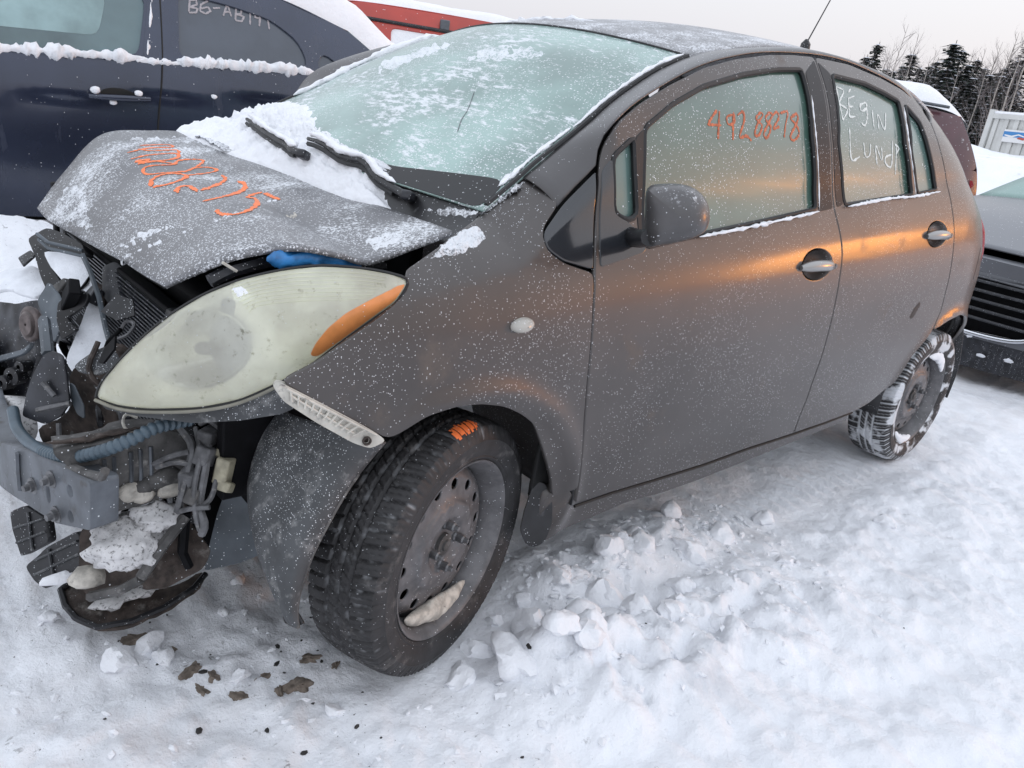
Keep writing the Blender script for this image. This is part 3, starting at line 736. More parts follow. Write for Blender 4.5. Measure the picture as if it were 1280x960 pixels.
# pillar and cant rail: loft from the door seam to the screen and roof edge
outer_px = [(699, 259), (725, 230), (746, 209), (747, 199), (754, 173), (774, 148), (799, 126), (839, 101), (879, 81), (919, 70), (960, 65), (1018, 68), (1060, 77), (1100, 94), (1127, 109), (1148, 126), (1165, 151)]
oc = hitW(outer_px); oc[:, 1] += .006
ic = np.vstack([on_edge([(654, 221), (682, 197), (700, 182), (706, 177), (734, 155), (759, 132), (784, 113), (815, 92), (843, 78)]), wl3[-1:], RE[1:2], RE[3:9]])
oc, ic = oc[:len(ic)], ic[:len(oc)]
oc2, ic2 = spl(oc, 60), spl(ic, 60)
G = []
for s in np.linspace(0, 1, 12):
    base = oc2*(1-s)+ic2*s; bul = 4*s*(1-s)
    out = np.c_[-.10*np.ones(60), -np.ones(60), np.full(60, .75)]; out /= np.linalg.norm(out, axis=1)[:, None]
    G.append(base+out*(bul*.016)[..., None] if np.ndim(bul) else base+out*(bul*.009*(1-sstep(.82, 1, np.linspace(0, 1, 60))))[:, None]-out*(.012*sstep(.88, 1, np.linspace(0, 1, 60)))[:, None])
rail = patch('roof_rail', np.array(G), m_pillar, CAR, thick=.004, key='rail', flip=True)
# mirrored pillar on the far side
Gm = np.array(G)*[1, -1, 1]; patch('roof_rail', Gm, m_pillar, CAR, thick=.01)
# far side body: same pressings mirrored, plain
panel('body_side', np.array([(-.35, .70), (-.16, .895), (.0, .93), (.2, .95), (.36, 1.02), (1.9, 1.09), (2.36, 1.12), (2.85, .97), (2.98, .6), (2.85, .3), (2.82, .3), (2.72, .56), (2.46, .67), (2.2, .56), (2.1, .25), (.36, .25), (.26, .5), (0, .66), (-.2, .58)]), side, m_paint, CAR, mirror=True, h=.04)
panel('side_window', np.array([(.36, 1.02), (1.9, 1.09), (2.28, 1.12), (2.18, 1.30), (1.95, 1.41), (1.3, 1.44), (.9, 1.37), (.5, 1.21)]), side_off(-.01), m_side, CAR, mirror=True, h=.05)
# tailgate, rear bumper, tail lights
zs_ = np.linspace(.26, 1.42, 24); ys = np.linspace(-1, 1, 25)
def tail(z, v): 
    xr = XR(z)-.015; w = W(xr, z); return np.stack([xr+.10*(1-np.abs(v)**2.2), w*v, z*np.ones_like(v)], -1)
patch('tailgate', np.array([tail(z, ys) for z in zs_[8:]]), m_paint, CAR, thick=.01, flip=False)
patch('rear_bumper', np.array([tail(z, ys)+[.02, 0, 0] for z in zs_[:9]]), m_paint, CAR, thick=.01)
tl = np.array([(2.60, .99), (2.66, .90), (2.74, .84), (2.90, .80), (2.94, .90), (2.88, .99), (2.82, 1.06), (2.70, 1.08)])
panel('tail_light', tl, side_off(.010), m_red_l, CAR, h=.02, bev=.004)
panel('fuel_flap', np.array([(2.50, .80), (2.62, .80), (2.63, .93), (2.51, .94)]), side_off(.002), m_paint, CAR, h=.03, bev=.001)
# roof antenna
ant = atd([(1007, 56)], 3.30)[0]
px_a = onpl([(1007, 56), (1038, 0), (1052, -26)], ant, AX[2])
ab = MB().lathe([(.022, -.03), (.02, .004), (.012, .014), (.006, .022)], px_a[0], (0, 0, 1), 14); ab = ab.build('antenna', m_blackpl, CAR, smooth=True)
MB().tube(px_a, [.0032, .0026, .002], 6).build('antenna_mast', m_blackpl, ab, smooth=True)

# ---- mirror
mcen = onY([(848, 268)], -.955)[0]
def mirror_shell():
    # rounded box: front shell seen from ahead
    px = np.array([(809, 236), (830, 230), (855, 231), (872, 238), (884, 252), (888, 270), (884, 287), (872, 296), (850, 303), (828, 307), (808, 307), (806, 270)], float)
    out = spl(px, 48, closed=True); c = np.array([848, 268.0])
    ndir = AX[2]*-1; nrm_ = np.array([-.78, -.62, .05]); nrm_ /= np.linalg.norm(nrm_)
    rows = []
    for s, d in [(.001, .052), (.35, .050), (.6, .044), (.8, .032), (.93, .014), (1.0, -.012), (1.0, -.035), (.94, -.044), (.90, -.040)]:
        P = onpl(c+(out-c)*s, mcen, nrm_); rows.append(P+nrm_*d)
    G = np.array(rows); G = np.concatenate([G, G[:, :1]], 1); o = patch('door_mirror', G, m_pillar, CAR, key='mirror', flip=True)
    P = onpl(c+(out-c)*.90, mcen, nrm_)-nrm_*.040
    mk('mirror_glass', P, [tuple(range(len(P)))], m_chrome, o, smooth=False); return o
mir = mirror_shell()
foot = hitW([(790, 296)])[0]
MB().tube([foot+[.0, .01, 0], foot+[-.015, -.03, .002], onY([(812, 297)], -.93)[0]], [.022, .020, .018], 10).build('mirror_arm', m_blackpl, mir, smooth=True)

# ---- wheels
PITCH = 60
def tyre_mesh():
    nseg = PITCH*10; Rb = .292
    sidep = [(.198, .060), (.203, .072), (.210, .081), (.214, .0825), (.216, .0815), (.228, .087), (.240, .0895), (.252, .0895), (.2545, .0905), (.257, .0890), (.268, .086), (.277, .0815)]
    lat = np.linspace(.078, -.078, 53)
    crown = [(Rb-.0085*(abs(a)/.078)**3.5, a) for a in lat]
    prof = sidep+crown+[(r, -a) for r, a in sidep[::-1]]
    m = len(prof); pr = np.array([p[0] for p in prof]); pa = np.array([p[1] for p in prof])
    ph = np.arange(nseg)/nseg*2*math.pi
    A, T = np.meshgrid(pa, ph, indexing='ij'); R = np.repeat(pr[:, None], nseg, 1)
    tread = np.zeros((m, nseg)); tread[len(sidep)-2:m-len(sidep)+2] = 1
    cyc = T/(2*math.pi)*PITCH
    g = np.zeros((m, nseg))
    for c in (-.027, 0.0, .027): g = np.maximum(g, np.clip(1.35-np.abs(A-c)/.0042, 0, 1))
    sh = np.abs(A) > .030
    def lane(off, slant, wid): 
        f = (cyc+off+slant*A/.05) % 1.0; f = np.minimum(f, 1-f); return np.clip(1.35-f/wid, 0, 1)
    g = np.maximum(g, np.where(A > .030, lane(0, .35, .115), 0)); g = np.maximum(g, np.where(A < -.030, lane(.5, .35, .115), 0))
    g = np.maximum(g, np.where(np.abs(A) <= .030, lane(.25, -1.2, .07)*.9, 0))
    g = np.maximum(g, np.where(np.abs(A) <= .030, lane(.75, -1.2, .05)*.4, 0)); g = np.maximum(g, np.where(sh, lane(.5*0+.5, .35, .05)*.4, 0))
    g *= tread
    R = R-g*.006
    P = np.stack([R*np.cos(T), -A, R*np.sin(T)], -1).reshape(-1, 3)
    F = [(i*nseg+k, i*nseg+(k+1) % nseg, (i+1)*nseg+(k+1) % nseg, (i+1)*nseg+k) for i in range(m-1) for k in range(nseg)]
    me = bpy.data.meshes.new('tyre'); me.from_pydata(P.tolist(), [], F)
    me.polygons.foreach_set('use_smooth', [True]*len(me.polygons)); at = me.attributes.new('groove', 'FLOAT', 'POINT'); at.data.foreach_set('value', g.reshape(-1))
    try: me.set_sharp_from_angle(angle=math.radians(40))
    except Exception: pass
    me.materials.append(m_tyre); me.update(); return me
TYRE = tyre_mesh()
def disc_a(r): return np.interp(r, [.02, .028, .045, .056, .064, .098, .108, .120, .152, .168, .178, .185], [.040, .042, .042, .047, .054, .055, .046, .043, .040, .030, .018, .014])
def disc_map(U): r = np.hypot(U[:, 0], U[:, 1]); return np.c_[U[:, 0], -disc_a(r), U[:, 1]]
def make_wheel():
    b = MB(); b.lathe([(.185, -.085), (.199, -.083), (.203, -.075), (.195, -.068), (.182, -.058), (.176, -.03), (.176, .0), (.178, .03), (.184, .048), (.190, .055), (.195, .066), (.202, .071), (.2055, .076), (.2045, .079), (.200, .0775), (.195, .070), (.189, .060), (.183, .050), (.177, .03), (.174, .0)], (0, 0, 0), (0, -1, 0), 64)
    w = b.build('wheel', m_rim, None, smooth=True)
    t = bpy.data.objects.new('tyre', TYRE); COL.objects.link(t); t.parent = w
    holes = [ell(np.array([0, 0]) if False else np.array([.140*math.cos(a), .140*math.sin(a)]), .0135, .0135, n=18) for a in np.arange(14)/14*2*math.pi+.1]+[ell(np.zeros(2), .026, .026, n=24)]
    panel('wheel_disc', ell(np.zeros(2), .178, .178, n=80), disc_map, m_rim, w, holes=holes, h=.011, gap=0, bev=.001, depth=.005, ref=(0, -1, 0), rlx=0)
    MB().lathe([(.001, .056), (.012, .056), (.014, .052), (.0255, .050), (.0255, .02)], (0, 0, 0), (0, -1, 0), 20).build('hub_cap', m_dirtst, w, smooth=True)
    for k in range(4):
        a = k*math.pi/2+.45; c = np.array([.05*math.cos(a), 0, .05*math.sin(a)])
        MB().lathe([(.013, .042), (.0125, .046), (.0105, .050), (.0105, .066), (.007, .069), (.0055, .078), (.0005, .079)], c, (0, -1, 0), 8).build('lug_nut', m_bolt, w, smooth=False)
    # brake disc and dark inside
    MB().lathe([(.02, .012), (.115, .012), (.125, .008), (.125, -.004), (.02, -.004)], (0, 0, 0), (0, -1, 0), 32).build('brake_disc', m_rust, w, smooth=True)
    MB().lathe([(.174, -.02), (.02, -.03)], (0, 0, 0), (0, -1, 0), 32).build('wheel_back', m_deepblk, w)
    return w
def copy_tree(o, parent):
    c = o.copy(); COL.objects.link(c); c.parent = parent
    for ch in o.children: copy_tree(ch, c)
    return c
STEER = math.radians(19.5)
wf = make_wheel(); wf.parent = CAR; wf.location = (0, -.735, .291); wf.rotation_euler = (0, .5, STEER)
wr = copy_tree(wf, CAR); wr.location = (2.46, -.732, .291); wr.rotation_euler = (0, .1, 0)
wfr = copy_tree(wf, CAR); wfr.location = (0, .735, .291); wfr.rotation_euler = (0, 0, math.pi+STEER)
wrr = copy_tree(wr, CAR); wrr.location = (2.46, .732, .291); wrr.rotation_euler = (0, 0, math.pi)
for w in (wr, wrr):
    for ch in w.children:
        if ch.name.startswith('tyre'): ch.material_slots[0].link = 'OBJECT'; ch.material_slots[0].material = m_tyre_s
        if ch.name.startswith('wheel_disc'): pass
# ice lodged in the rims
Rf = Matrix.Translation((0, -.735, .291))@Euler((0, 0, STEER)).to_matrix().to_4x4()
def in_wheel(a, r, d): return np.array(Rf@Vector((r*math.cos(a), -d, r*math.sin(a))))
V, F = [], []
n1, n2 = 44, 14
for i in range(n1):
    a = math.radians(222+84*i/(n1-1)); e = math.sin(math.pi*i/(n1-1))**.5
    for j in range(n2):
        t = 2*math.pi*j/n2; nz = float(fbm(i*.16, 3+2*math.cos(t), 3, 3)); rr = .178-.020*e*(.5+1.0*float(vnoise(i*.13, 2.5, 3)))+.024*e*math.cos(t)*(.6+.9*nz); dd = .054+.017*math.sin(t)*e*(.5+1.0*float(fbm(i*.2, 5+2*math.sin(t), 7, 3)))
        V.append(in_wheel(a, rr, dd))
F = [(i*n2+k, i*n2+(k+1) % n2, (i+1)*n2+(k+1) % n2, (i+1)*n2+k) for i in range(n1-1) for k in range(n2)]
tag(mk('rim_ice', V, F, m_ice, CAR), kind='stuff')
V = []
n1 = 22
for i in range(n1):
    a = math.radians(30+70*i/(n1-1)); e = math.sin(math.pi*i/(n1-1))**.5
    for j in range(n2):
        t = 2*math.pi*j/n2; rr = .188+.022*e*math.cos(t)*(1+.7*(float(vnoise(i*.8, j*.9, 13))-.5)); dd = .070+.014*math.sin(t)*e
        V.append((2.46+rr*math.cos(a), -.732-dd, .291+rr*math.sin(a)))
tag(mk('rim_snow', V, [(i*n2+k, i*n2+(k+1) % n2, (i+1)*n2+(k+1) % n2, (i+1)*n2+k) for i in range(n1-1) for k in range(n2)], m_snow, CAR), kind='stuff')
V = []
for i in range(n1):
    a = math.radians(225+60*i/(n1-1)); e = math.sin(math.pi*i/(n1-1))**.5
    for j in range(n2):
        t = 2*math.pi*j/n2; rr = .188+.018*e*math.cos(t)*(1+.9*(float(vnoise(i*.8, j*.9, 23))-.5)); dd = .072+.014*math.sin(t)*e
        V.append((2.46+rr*math.cos(a), -.732-dd, .291+rr*math.sin(a)))
tag(mk('rim_snow', V, [(i*n2+k, i*n2+(k+1) % n2, (i+1)*n2+(k+1) % n2, (i+1)*n2+k) for i in range(n1-1) for k in range(n2)], m_snow, CAR), kind='stuff')
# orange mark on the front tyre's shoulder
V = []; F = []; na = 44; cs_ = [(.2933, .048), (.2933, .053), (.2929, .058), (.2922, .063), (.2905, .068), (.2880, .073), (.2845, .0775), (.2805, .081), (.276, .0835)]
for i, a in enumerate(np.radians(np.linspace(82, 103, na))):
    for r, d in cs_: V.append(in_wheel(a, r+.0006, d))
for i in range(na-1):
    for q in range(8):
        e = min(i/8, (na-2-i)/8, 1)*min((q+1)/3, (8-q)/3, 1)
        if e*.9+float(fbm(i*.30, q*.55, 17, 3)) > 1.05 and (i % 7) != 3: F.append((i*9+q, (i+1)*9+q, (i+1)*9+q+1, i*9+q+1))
mk('orange_mark', V, F, m_orange, CAR)
# wheel-arch liners (inside of the arches)
def arch_liner(cx, a0, a1, y0, y1, r, name, mat):
    t = np.radians(np.linspace(a0, a1, 28)); ys_ = np.linspace(y0, y1, 8)
    G = np.array([[(cx+r*math.cos(a)*(1+.012*math.sin(9*a)), y, .30+r*math.sin(a)*(1+.012*math.sin(9*a))) for y in ys_] for a in t]); return patch(name, G, mat, CAR, thick=.003)
arch_liner(0, 2, 128, -.812, -.42, .372, 'arch_liner', m_blackpl); arch_liner(2.46, -10, 185, -.80, -.42, .372, 'arch_liner', m_blackpl)
# mud flap at the rear edge of the front arch
sheet('mud_flap', [(655, 640), (668, 602), (682, 604), (691, 628), (690, 655), (681, 678), (668, 685), (656, 680), (650, 664)], ((.29, -.79, .3), (-.5, -.8, .2)), m_blackpl, CAR, thick=.006)

# ---- bonnet: buckled and lifted
HL = [((565, 288), -.69), ((520, 305), -.70), ((462, 325), -.69), ((430, 318), -.685), ((380, 308), -.67), ((340, 310), -.65), ((290, 320), -.62), ((240, 340), -.57), ((203, 357), -.50)]
HF = [((203, 357), -.5), ((175, 341), -.34), ((150, 325), -.2), ((100, 298), .1), ((60, 275), .35), ((46, 260), .48)]
HR = [((46, 260), .48), ((80, 215), .55), ((127, 168), .60), ((190, 163), .62)]
HB = [((565, 288), -.69), ((490, 262), -.45), ((420, 240), -.2), ((340, 207), .1), ((270, 182), .4)]
f3 = lambda L: np.array([onY([u], y)[0] for u, y in L])
cRR = np.array([[-.03, .63, .985]])
nL, nF = 44, 56
cl = spl(f3(HL), nL); cf = spl(f3(HF), nF); crr = spl(np.vstack([cRR, f3(HR)[::-1]]), nL); cb = spl(np.vstack([f3(HB), cRR]), nF)
def hood_grid(lift=0.0):
    s = np.linspace(0, 1, nL)[:, None, None]; v = np.linspace(0, 1, nF)[None, :, None]
    # s 0 rear .. 1 front, v 0 left .. 1 right
    G = (1-v)*cl[:, None]+v*crr[:, None]+(1-s)*cb[None]+s*cf[None]-((1-s)*(1-v)*cb[0]+(1-s)*v*cb[-1]+s*(1-v)*cf[0]+s*v*cf[-1])
    s2, v2 = s[..., 0], v[..., 0]
    inner = np.sin(np.pi*s2)**.5*np.sin(np.pi*v2)**.5
    d = np.abs(v2-(CRS[0]+CRS[1]*s2)); G[..., 2] += inner*.016*np.clip(1-d/.20, 0, 1)
    d = np.abs(v2-(.86-.10*s2)); G[..., 2] += inner*.016*np.clip(1-d/.14, 0, 1)
    G[..., 2] += inner*(.016*(fbm(s2*3+0*v2, v2*4+0*s2, 5, 3)-.5)+.004)
    G[..., 2] += lift
    return G
CRS = (.2, .1); HG = hood_grid()
CRPX = [(150, 322), (195, 303), (240, 285), (300, 264), (352, 246)]
_p = onpl(CRPX, HG[22, 14], np.cross(HG[30, 14]-HG[14, 14], HG[22, 24]-HG[22, 6]))
_uv = np.array([np.unravel_index(np.argmin(np.linalg.norm(HG-q, axis=2)), HG.shape[:2]) for q in _p], float)/[nL-1, nF-1]
CRS = np.polyfit(_uv[:, 0], _uv[:, 1], 1)[::-1]; HG = hood_grid()
hood = patch('bonnet', HG, m_hoodp, CAR, thick=.010, key='hood', flip=False)
if hood.data.polygons[nF*10].normal.z < 0: hood.data.flip_normals()
hu = patch('bonnet_underside', HG[1:-1, 1:-1]-[0, 0, .014], m_deepblk, hood)
def blob_on(name, px, tree, th, par, seed, mat=m_snow, h=3.0):
    q = np.array(px, float); c = q.mean(0)
    P, N, ok = cast(q, tree); nn = N[ok].mean(0); nn /= np.linalg.norm(nn); p0 = P[ok].mean(0)
    loops = [relax(dens(q, h*.6), 2)]
    def fm(U):
        P, N, ok = cast(U, tree); P[~ok] = onpl(U[~ok], p0, nn) if (~ok).any() else P[~ok]
        d = dist_outline(U, loops)*np.where(inpoly(U, loops[0]), 1, 0); k = np.clip(d/(h*3), 0, 1)**.7
        t = th*(1.15*k-.92+1.9*(fbm(U[:, 0]*.16+seed, U[:, 1]*.16, seed, 5, .65)-.25)); t = np.clip(t, -.004, None)
        return P+np.array([0, 0, 1.0])*(t-.002)[:, None]*.7+nn*(t-.002)[:, None]*.5
    return tag(panel(name, q, fm, mat, par, h=h, gap=0, bev=.2, depth=.004, ref=nn, rlx=1, eps=.6), kind='stuff')
# frost line along the crease, small drifts on the bonnet
def hood_at(s, v, up=0.0):
    i = np.clip(s*(nL-1), 0, nL-1.001); j = np.clip(v*(nF-1), 0, nF-1.001); a, b_ = int(i), int(j); fi, fj = i-a, j-b_
    return (HG[a, b_]*(1-fi)*(1-fj)+HG[a+1, b_]*fi*(1-fj)+HG[a, b_+1]*(1-fi)*fj+HG[a+1, b_+1]*fi*fj)+[0, 0, up]
def drift(name, path, r, seed, par, mat=m_snow, flat=.22): return tag(lumps(name, path, r, mat, par, amp=.7, seed=seed, flat=flat, fr=35), kind='stuff')
TH = bvh('hood')
_q = np.array(CRPX, float); blob_on('frost_ridge', np.vstack([_q+[0, -4], (_q+[0, 6])[::-1]]), TH, .004, hood, 3, m_hoodf, h=2.0)
blob_on('frost_patch', [(62, 262), (80, 232), (98, 226), (108, 240), (112, 262), (120, 285), (112, 292), (92, 282), (74, 274)], TH, .006, hood, 8, m_hoodf, h=2.5)
blob_on('frost_patch', [(130, 312), (175, 285), (215, 275), (225, 286), (190, 300), (160, 316)], TH, .003, hood, 9, m_hoodf, h=2.5)
blob_on('frost_patch', [(440, 300), (500, 282), (555, 284), (530, 300), (470, 318)], TH, .004, hood, 10, m_hoodf, h=2.5)
blob_on('frost_patch', [(130, 172), (200, 167), (262, 168), (300, 186), (240, 182), (170, 184)], TH, .005, hood, 11, m_hoodf, h=2.5)
blob_on('ice_patch', [(352, 268), (362, 262), (374, 264), (380, 270), (368, 276), (356, 276)], TH, .006, hood, 12, m_ice, h=2.0)
# ---- cowl, snow on it, wipers
vb = np.linspace(.98, -.98, nF)
cow = np.array([cb*(1-k)+screen(np.full(nF, .03), -vb)[:]*k-np.array([0, 0, .022])*(1-k)-[0, 0, .012*math.sin(math.pi*k)] for k in np.linspace(-.12, 1, 9)])
cowl = patch('cowl_panel', cow, m_blackpl, CAR, key='cowl'); 
if cowl.data.polygons[100].normal.z < 0: cowl.data.flip_normals()
def cowl_snow():
    ny, ns = 150, 60; G = np.zeros((ns, ny, 3))
    for j in range(ny):
        f = j/(ny-1); v = -.72+1.72*f                       # screen v from near side to far side
        k = np.clip((-v+1)/2, 0, 1)                        # not used for hood: take hood rear at the same y
        yy = v*.668; jj = np.interp(yy, cb[:, 1], np.arange(nF)); a = np.array([np.interp(jj, np.arange(nF), cb[:, c]) for c in range(3)])
        fi = np.interp(jj, np.arange(nF), np.arange(nF)); aa = hood_at(.03+.05*f, jj/(nF-1))
        tmax = np.interp(v, [-.72, -.3, 0, .3, .55, .8, 1.0], [.03, .06, .11, .19, .26, .28, .24])+.06*(float(fbm(v*5, 3.1, 4, 3))-.5)
        b0 = screen(.03, v); 
        for i in range(ns):
            s = i/(ns-1)
            if s < .4: p = aa*(1-s/.4)+b0*(s/.4)
            else: p = screen(.03+(tmax-.03)*(s-.4)/.6, v)
            e = np.sin(np.pi*np.clip(s, 0, 1))**.6*min(1, f/.22)*min(1, (1-f)/.02)
            th = e*(np.interp(f, [0, .3, 1], [.012, .022, .038]))*(.45+1.1*float(fbm(s*9+f*3, f*34, 8, 5, .62)))*(1.0 if s < .55 else 1-.75*(s-.55)/.45)
            G[i, j] = p+np.array([-.25, 0, .97])*(th-.003+e*.034*(float(fbm(s*20, f*70, 15, 4))-.5)-.05*max(0, 1-f/(.03+.22*float(fbm(s*9, 2.2, 61, 3)))))
    o = patch('cowl_snow', G, m_snow, CAR, key='cowlsnow')
    if o.data.polygons[500].normal.z < 0: o.data.flip_normals()
    return tag(o, kind='stuff')
cowl_snow()
TS = bvh('screen', 'cowlsnow', 'cowl')
def wiper(px, lift, tip):
    P, N, ok = cast(spl(np.array(px, float), 14), TS); P = P[ok]+N[ok]*lift; P = .25*np.vstack([P[:1], P[:-1]])+.5*P+.25*np.vstack([P[1:], P[-1:]])
    w = MB().tube(P, np.linspace(.005, .009, len(P)), 6).build('wiper_arm', m_blackpl, CAR, smooth=True)
    MB().tube(P[:-2]-[0, 0, .012], .006, 5).build('wiper_blade', m_rubber, w, smooth=True)
    b = MB(); b.box(P[-1], (.04, .026, .022), (0, .3, .6)); b.build('wiper_pivot', m_bayblk, w, bevel=.006)
    tag(lumps('wiper_snow', P[:-2]+[.004, .0, .013], .010, m_snow, w, amp=.7, seed=tip, fr=40), kind='stuff')
wiper([(309, 152), (325, 165), (345, 178), (370, 191), (388, 197)], .016, 3)
wiper([(388, 176), (415, 190), (445, 205), (475, 225), (500, 241), (519, 253)], .018, 9)
# loose snow at the near end of the cowl and on the fender
TF = bvh('fender', 'cowl', 'hood', 'screen')
blob_on('loose_snow', [(555, 300), (575, 285), (597, 278), (612, 296), (598, 312), (570, 322), (535, 325)], TF, .007, CAR, 4, m_hoodf, h=2.2)
blob_on('loose_snow', [(528, 262), (560, 258), (600, 262), (640, 232), (655, 222), (640, 242), (612, 264), (585, 274), (556, 272)], TF, .010, CAR, 5, m_hoodf, h=2.2)
blob_on('loose_snow', [(575, 68), (620, 52), (680, 56), (700, 70), (660, 78), (600, 80), (560, 84)], bvh('screen'), .005, ws, 6, m_windf)
blob_on('loose_snow', [(470, 75), (540, 50), (600, 45), (560, 64), (500, 90), (470, 95)], bvh('screen'), .005, ws, 7, m_windf)
sn = screen(np.linspace(.42, 1.0, 26), np.full(26, -.975), .004); tag(lumps('edge_snow', sn, .007, m_snow, ws, amp=.9, seed=31, fr=45, flat=.6), kind='stuff')
sn = screen(np.linspace(.10, .42, 16), np.full(16, -.965), .003); tag(lumps('edge_snow', sn, .006, m_snow, ws, amp=1.0, seed=33, fr=45, flat=.6), kind='stuff')
sn = screen(np.linspace(.30, 1.0, 26), np.full(26, .975), .006); tag(lumps('edge_snow', sn, .016, m_snow, ws, amp=.8, seed=32, fr=30), kind='stuff')
sn = roofp(3, np.linspace(-.2, .98, 30)); tag(lumps('edge_snow', sn, .010, m_snow, roof, amp=1.0, seed=37, fr=40), kind='stuff')
# crack in the windscreen
strokes('glass_crack', [[(593, 115), (585, 137), (577, 150), (572, 165)]], bvh('screen'), .0022, m_tint, ws)

# ---- writing
Z2 = dict(org=(120, 160), sc=4.571)
hood_txt = [[(690, 468), (705, 488), (760, 497), (830, 487), (890, 462), (922, 432), (905, 402), (862, 400), (900, 380), (950, 368)], [(965, 373), (1005, 393), (1050, 411)],
            [(810, 305), (845, 318), (848, 348), (780, 380), (610, 420)], [(470, 372), (465, 345), (520, 330), (560, 350), (578, 366)], [(718, 270), (740, 292), (700, 322), (600, 358)],
            [(318, 335), (318, 300), (370, 270), (450, 260), (518, 275), (480, 300), (400, 325), (325, 338)], [(500, 255), (560, 230), (640, 226), (692, 240), (650, 256), (520, 272)],
            [(272, 258), (275, 230), (330, 215), (440, 210), (470, 188), (540, 180), (612, 186), (590, 212), (520, 246), (400, 256), (300, 266), (270, 255)],
            [(200, 178), (300, 156), (450, 146), (472, 166), (420, 182), (330, 190), (222, 196)], [(225, 190), (310, 180), (240, 206), (345, 192), (450, 206)],
            [(180, 142), (300, 116), (440, 110), (400, 96), (250, 101)], [(240, 121), (320, 131), (440, 126), (472, 132), (470, 162)]]
TH = bvh('hood')
strokes('sprayed_number', hood_txt[:6], TH, .011, m_orange, hood, lift=.0009, jitter=.5, **Z2); strokes('sprayed_number', hood_txt[6:], TH, .0075, m_orange, hood, lift=.0009, jitter=.55, **Z2)
win_txt = [[(648, 294), (634, 312), (614, 346)], [(612, 347), (664, 350)], [(657, 297), (652, 402)], [(712, 310), (686, 318), (690, 346), (714, 340), (710, 305), (708, 405)], [(725, 312), (745, 300), (750, 332), (733, 394), (758, 390), (778, 408)],
           [(812, 300), (795, 325), (817, 352), (805, 387), (790, 384), (800, 345), (820, 312), (810, 300)], [(846, 300), (830, 325), (850, 357), (836, 397), (824, 382), (845, 335), (856, 312), (845, 300)],
           [(855, 316), (872, 300), (880, 322), (860, 362), (882, 355)], [(885, 305), (913, 300), (905, 350), (900, 396)], [(948, 304), (925, 325), (945, 347), (956, 382), (936, 407), (924, 390), (945, 347), (952, 320), (945, 305)]]
strokes('window_number', win_txt, bvh('fwin'), .0068, m_orange2, fd, org=(680, 40), sc=3.0, lift=.0008, jitter=.5)
beg = [[(255, 325), (268, 390), (280, 452)], [(255, 325), (282, 342), (268, 387), (297, 412), (280, 452)], [(300, 366), (305, 440)], [(300, 370), (324, 360)], [(302, 402), (319, 398)], [(305, 440), (327, 437)], [(300, 347), (309, 334)],
       [(366, 384), (345, 395), (350, 417), (368, 405), (367, 385), (371, 440), (362, 471), (349, 460)], [(389, 412), (397, 482)], [(385, 392), (387, 398)], [(415, 487), (411, 428), (436, 487), (440, 424)],
       [(305, 480), (312, 596), (342, 589)], [(358, 535), (365, 587), (381, 580), (383, 540)], [(408, 617), (403, 545), (426, 602), (425, 553)], [(466, 528), (462, 622), (441, 614), (440, 590), (462, 580)], [(481, 541), (477, 655)], [(474, 541), (490, 556), (480, 575)]]
strokes('window_writing', beg, bvh('rwin'), .0065, m_whitemk, rd, org=(960, 0), sc=3.0, lift=.0008, jitter=.5)

# ---- headlight
def nose_g(P):
    A_ = .80-.45*(P[:, 2]-.6); return 1-(np.abs(P[:, 0]-.1)/A_)**2.4-(np.abs(P[:, 1])/.835)**2.4
def nose(px): return march(px, nose_g, .8, 3.2, 300)
def nose_n(P):
    e = 1e-3; g = np.stack([(nose_g(P+d)-nose_g(P-d)) for d in np.eye(3)*e], 1); return -g/np.linalg.norm(g, axis=1)[:, None]
LENS = np.array([(120, 497), (127, 478), (150, 450), (180, 420), (215, 392), (255, 368), (300, 350), (350, 338), (400, 332), (450, 335), (490, 342), (510, 352), (495, 378), (470, 396), (430, 425), (390, 455), (350, 478), (300, 500), (250, 510), (190, 512), (150, 508), (125, 500)], float)
LL = [relax(dens(LENS, 4), 2)]
def lens_map(lift, back=0.0):
    def f(U):
        P = nose(U); n = nose_n(P); d = np.where(inpoly(U, LL[0]), dist_outline(U, LL), 0)
        return P+n*(lift*(1-np.exp(-d/26.0))-back)[:, None]
    return f
bowl_c = np.array([238, 436.0])
def house_map(U):
    P = nose(U); n = nose_n(P); d = np.where(inpoly(U, LL[0]), dist_outline(U, LL), 0); r = np.hypot((U[:, 0]-bowl_c[0])/66, (U[:, 1]-bowl_c[1])/50)
    return P-n*(.004+.035*(1-np.exp(-d/10.0))+.05*np.clip(1-r**2, 0, 1)**.7)[:, None]
hl = panel('headlight', LENS, house_map, m_refl, CAR, h=6, gap=0, bev=.5, depth=.002, ref=(-.6, -.7, .3), eps=1.0)
panel('headlight_lens', LENS, lens_map(.030), m_lens, hl, h=6, gap=0, bev=1.0, depth=.005, ref=(-.6, -.7, .3), eps=1.0, key='lens')
panel('turn_signal', np.array([(508, 354), (494, 357), (466, 370), (432, 389), (410, 408), (396, 426), (387, 444), (397, 446), (428, 424), (470, 393), (494, 375)]), lens_map(.0305, -.0004), m_amber, hl, h=6, gap=0, bev=.6, depth=.002, ref=(-.6, -.7, .3), eps=1.0)
def bowl_map(U):
    P = nose(U); r2 = ((U[:, 0]-bowl_c[0])/70)**2+((U[:, 1]-bowl_c[1])/50)**2; return P-nose_n(P)*(.020+.060*np.clip(1-r2, 0, 1))[:, None]
panel('reflector_bowl', ell(bowl_c, 68, 48, rot=-.2, n=44), bowl_map, pmat('dull_chrome_bowl', (.34, .34, .31), .22, metal=.9, var=.2, vscale=20), hl, h=5, gap=0, bev=.5, depth=.002, ref=(-.6, -.7, .3), eps=1.0)
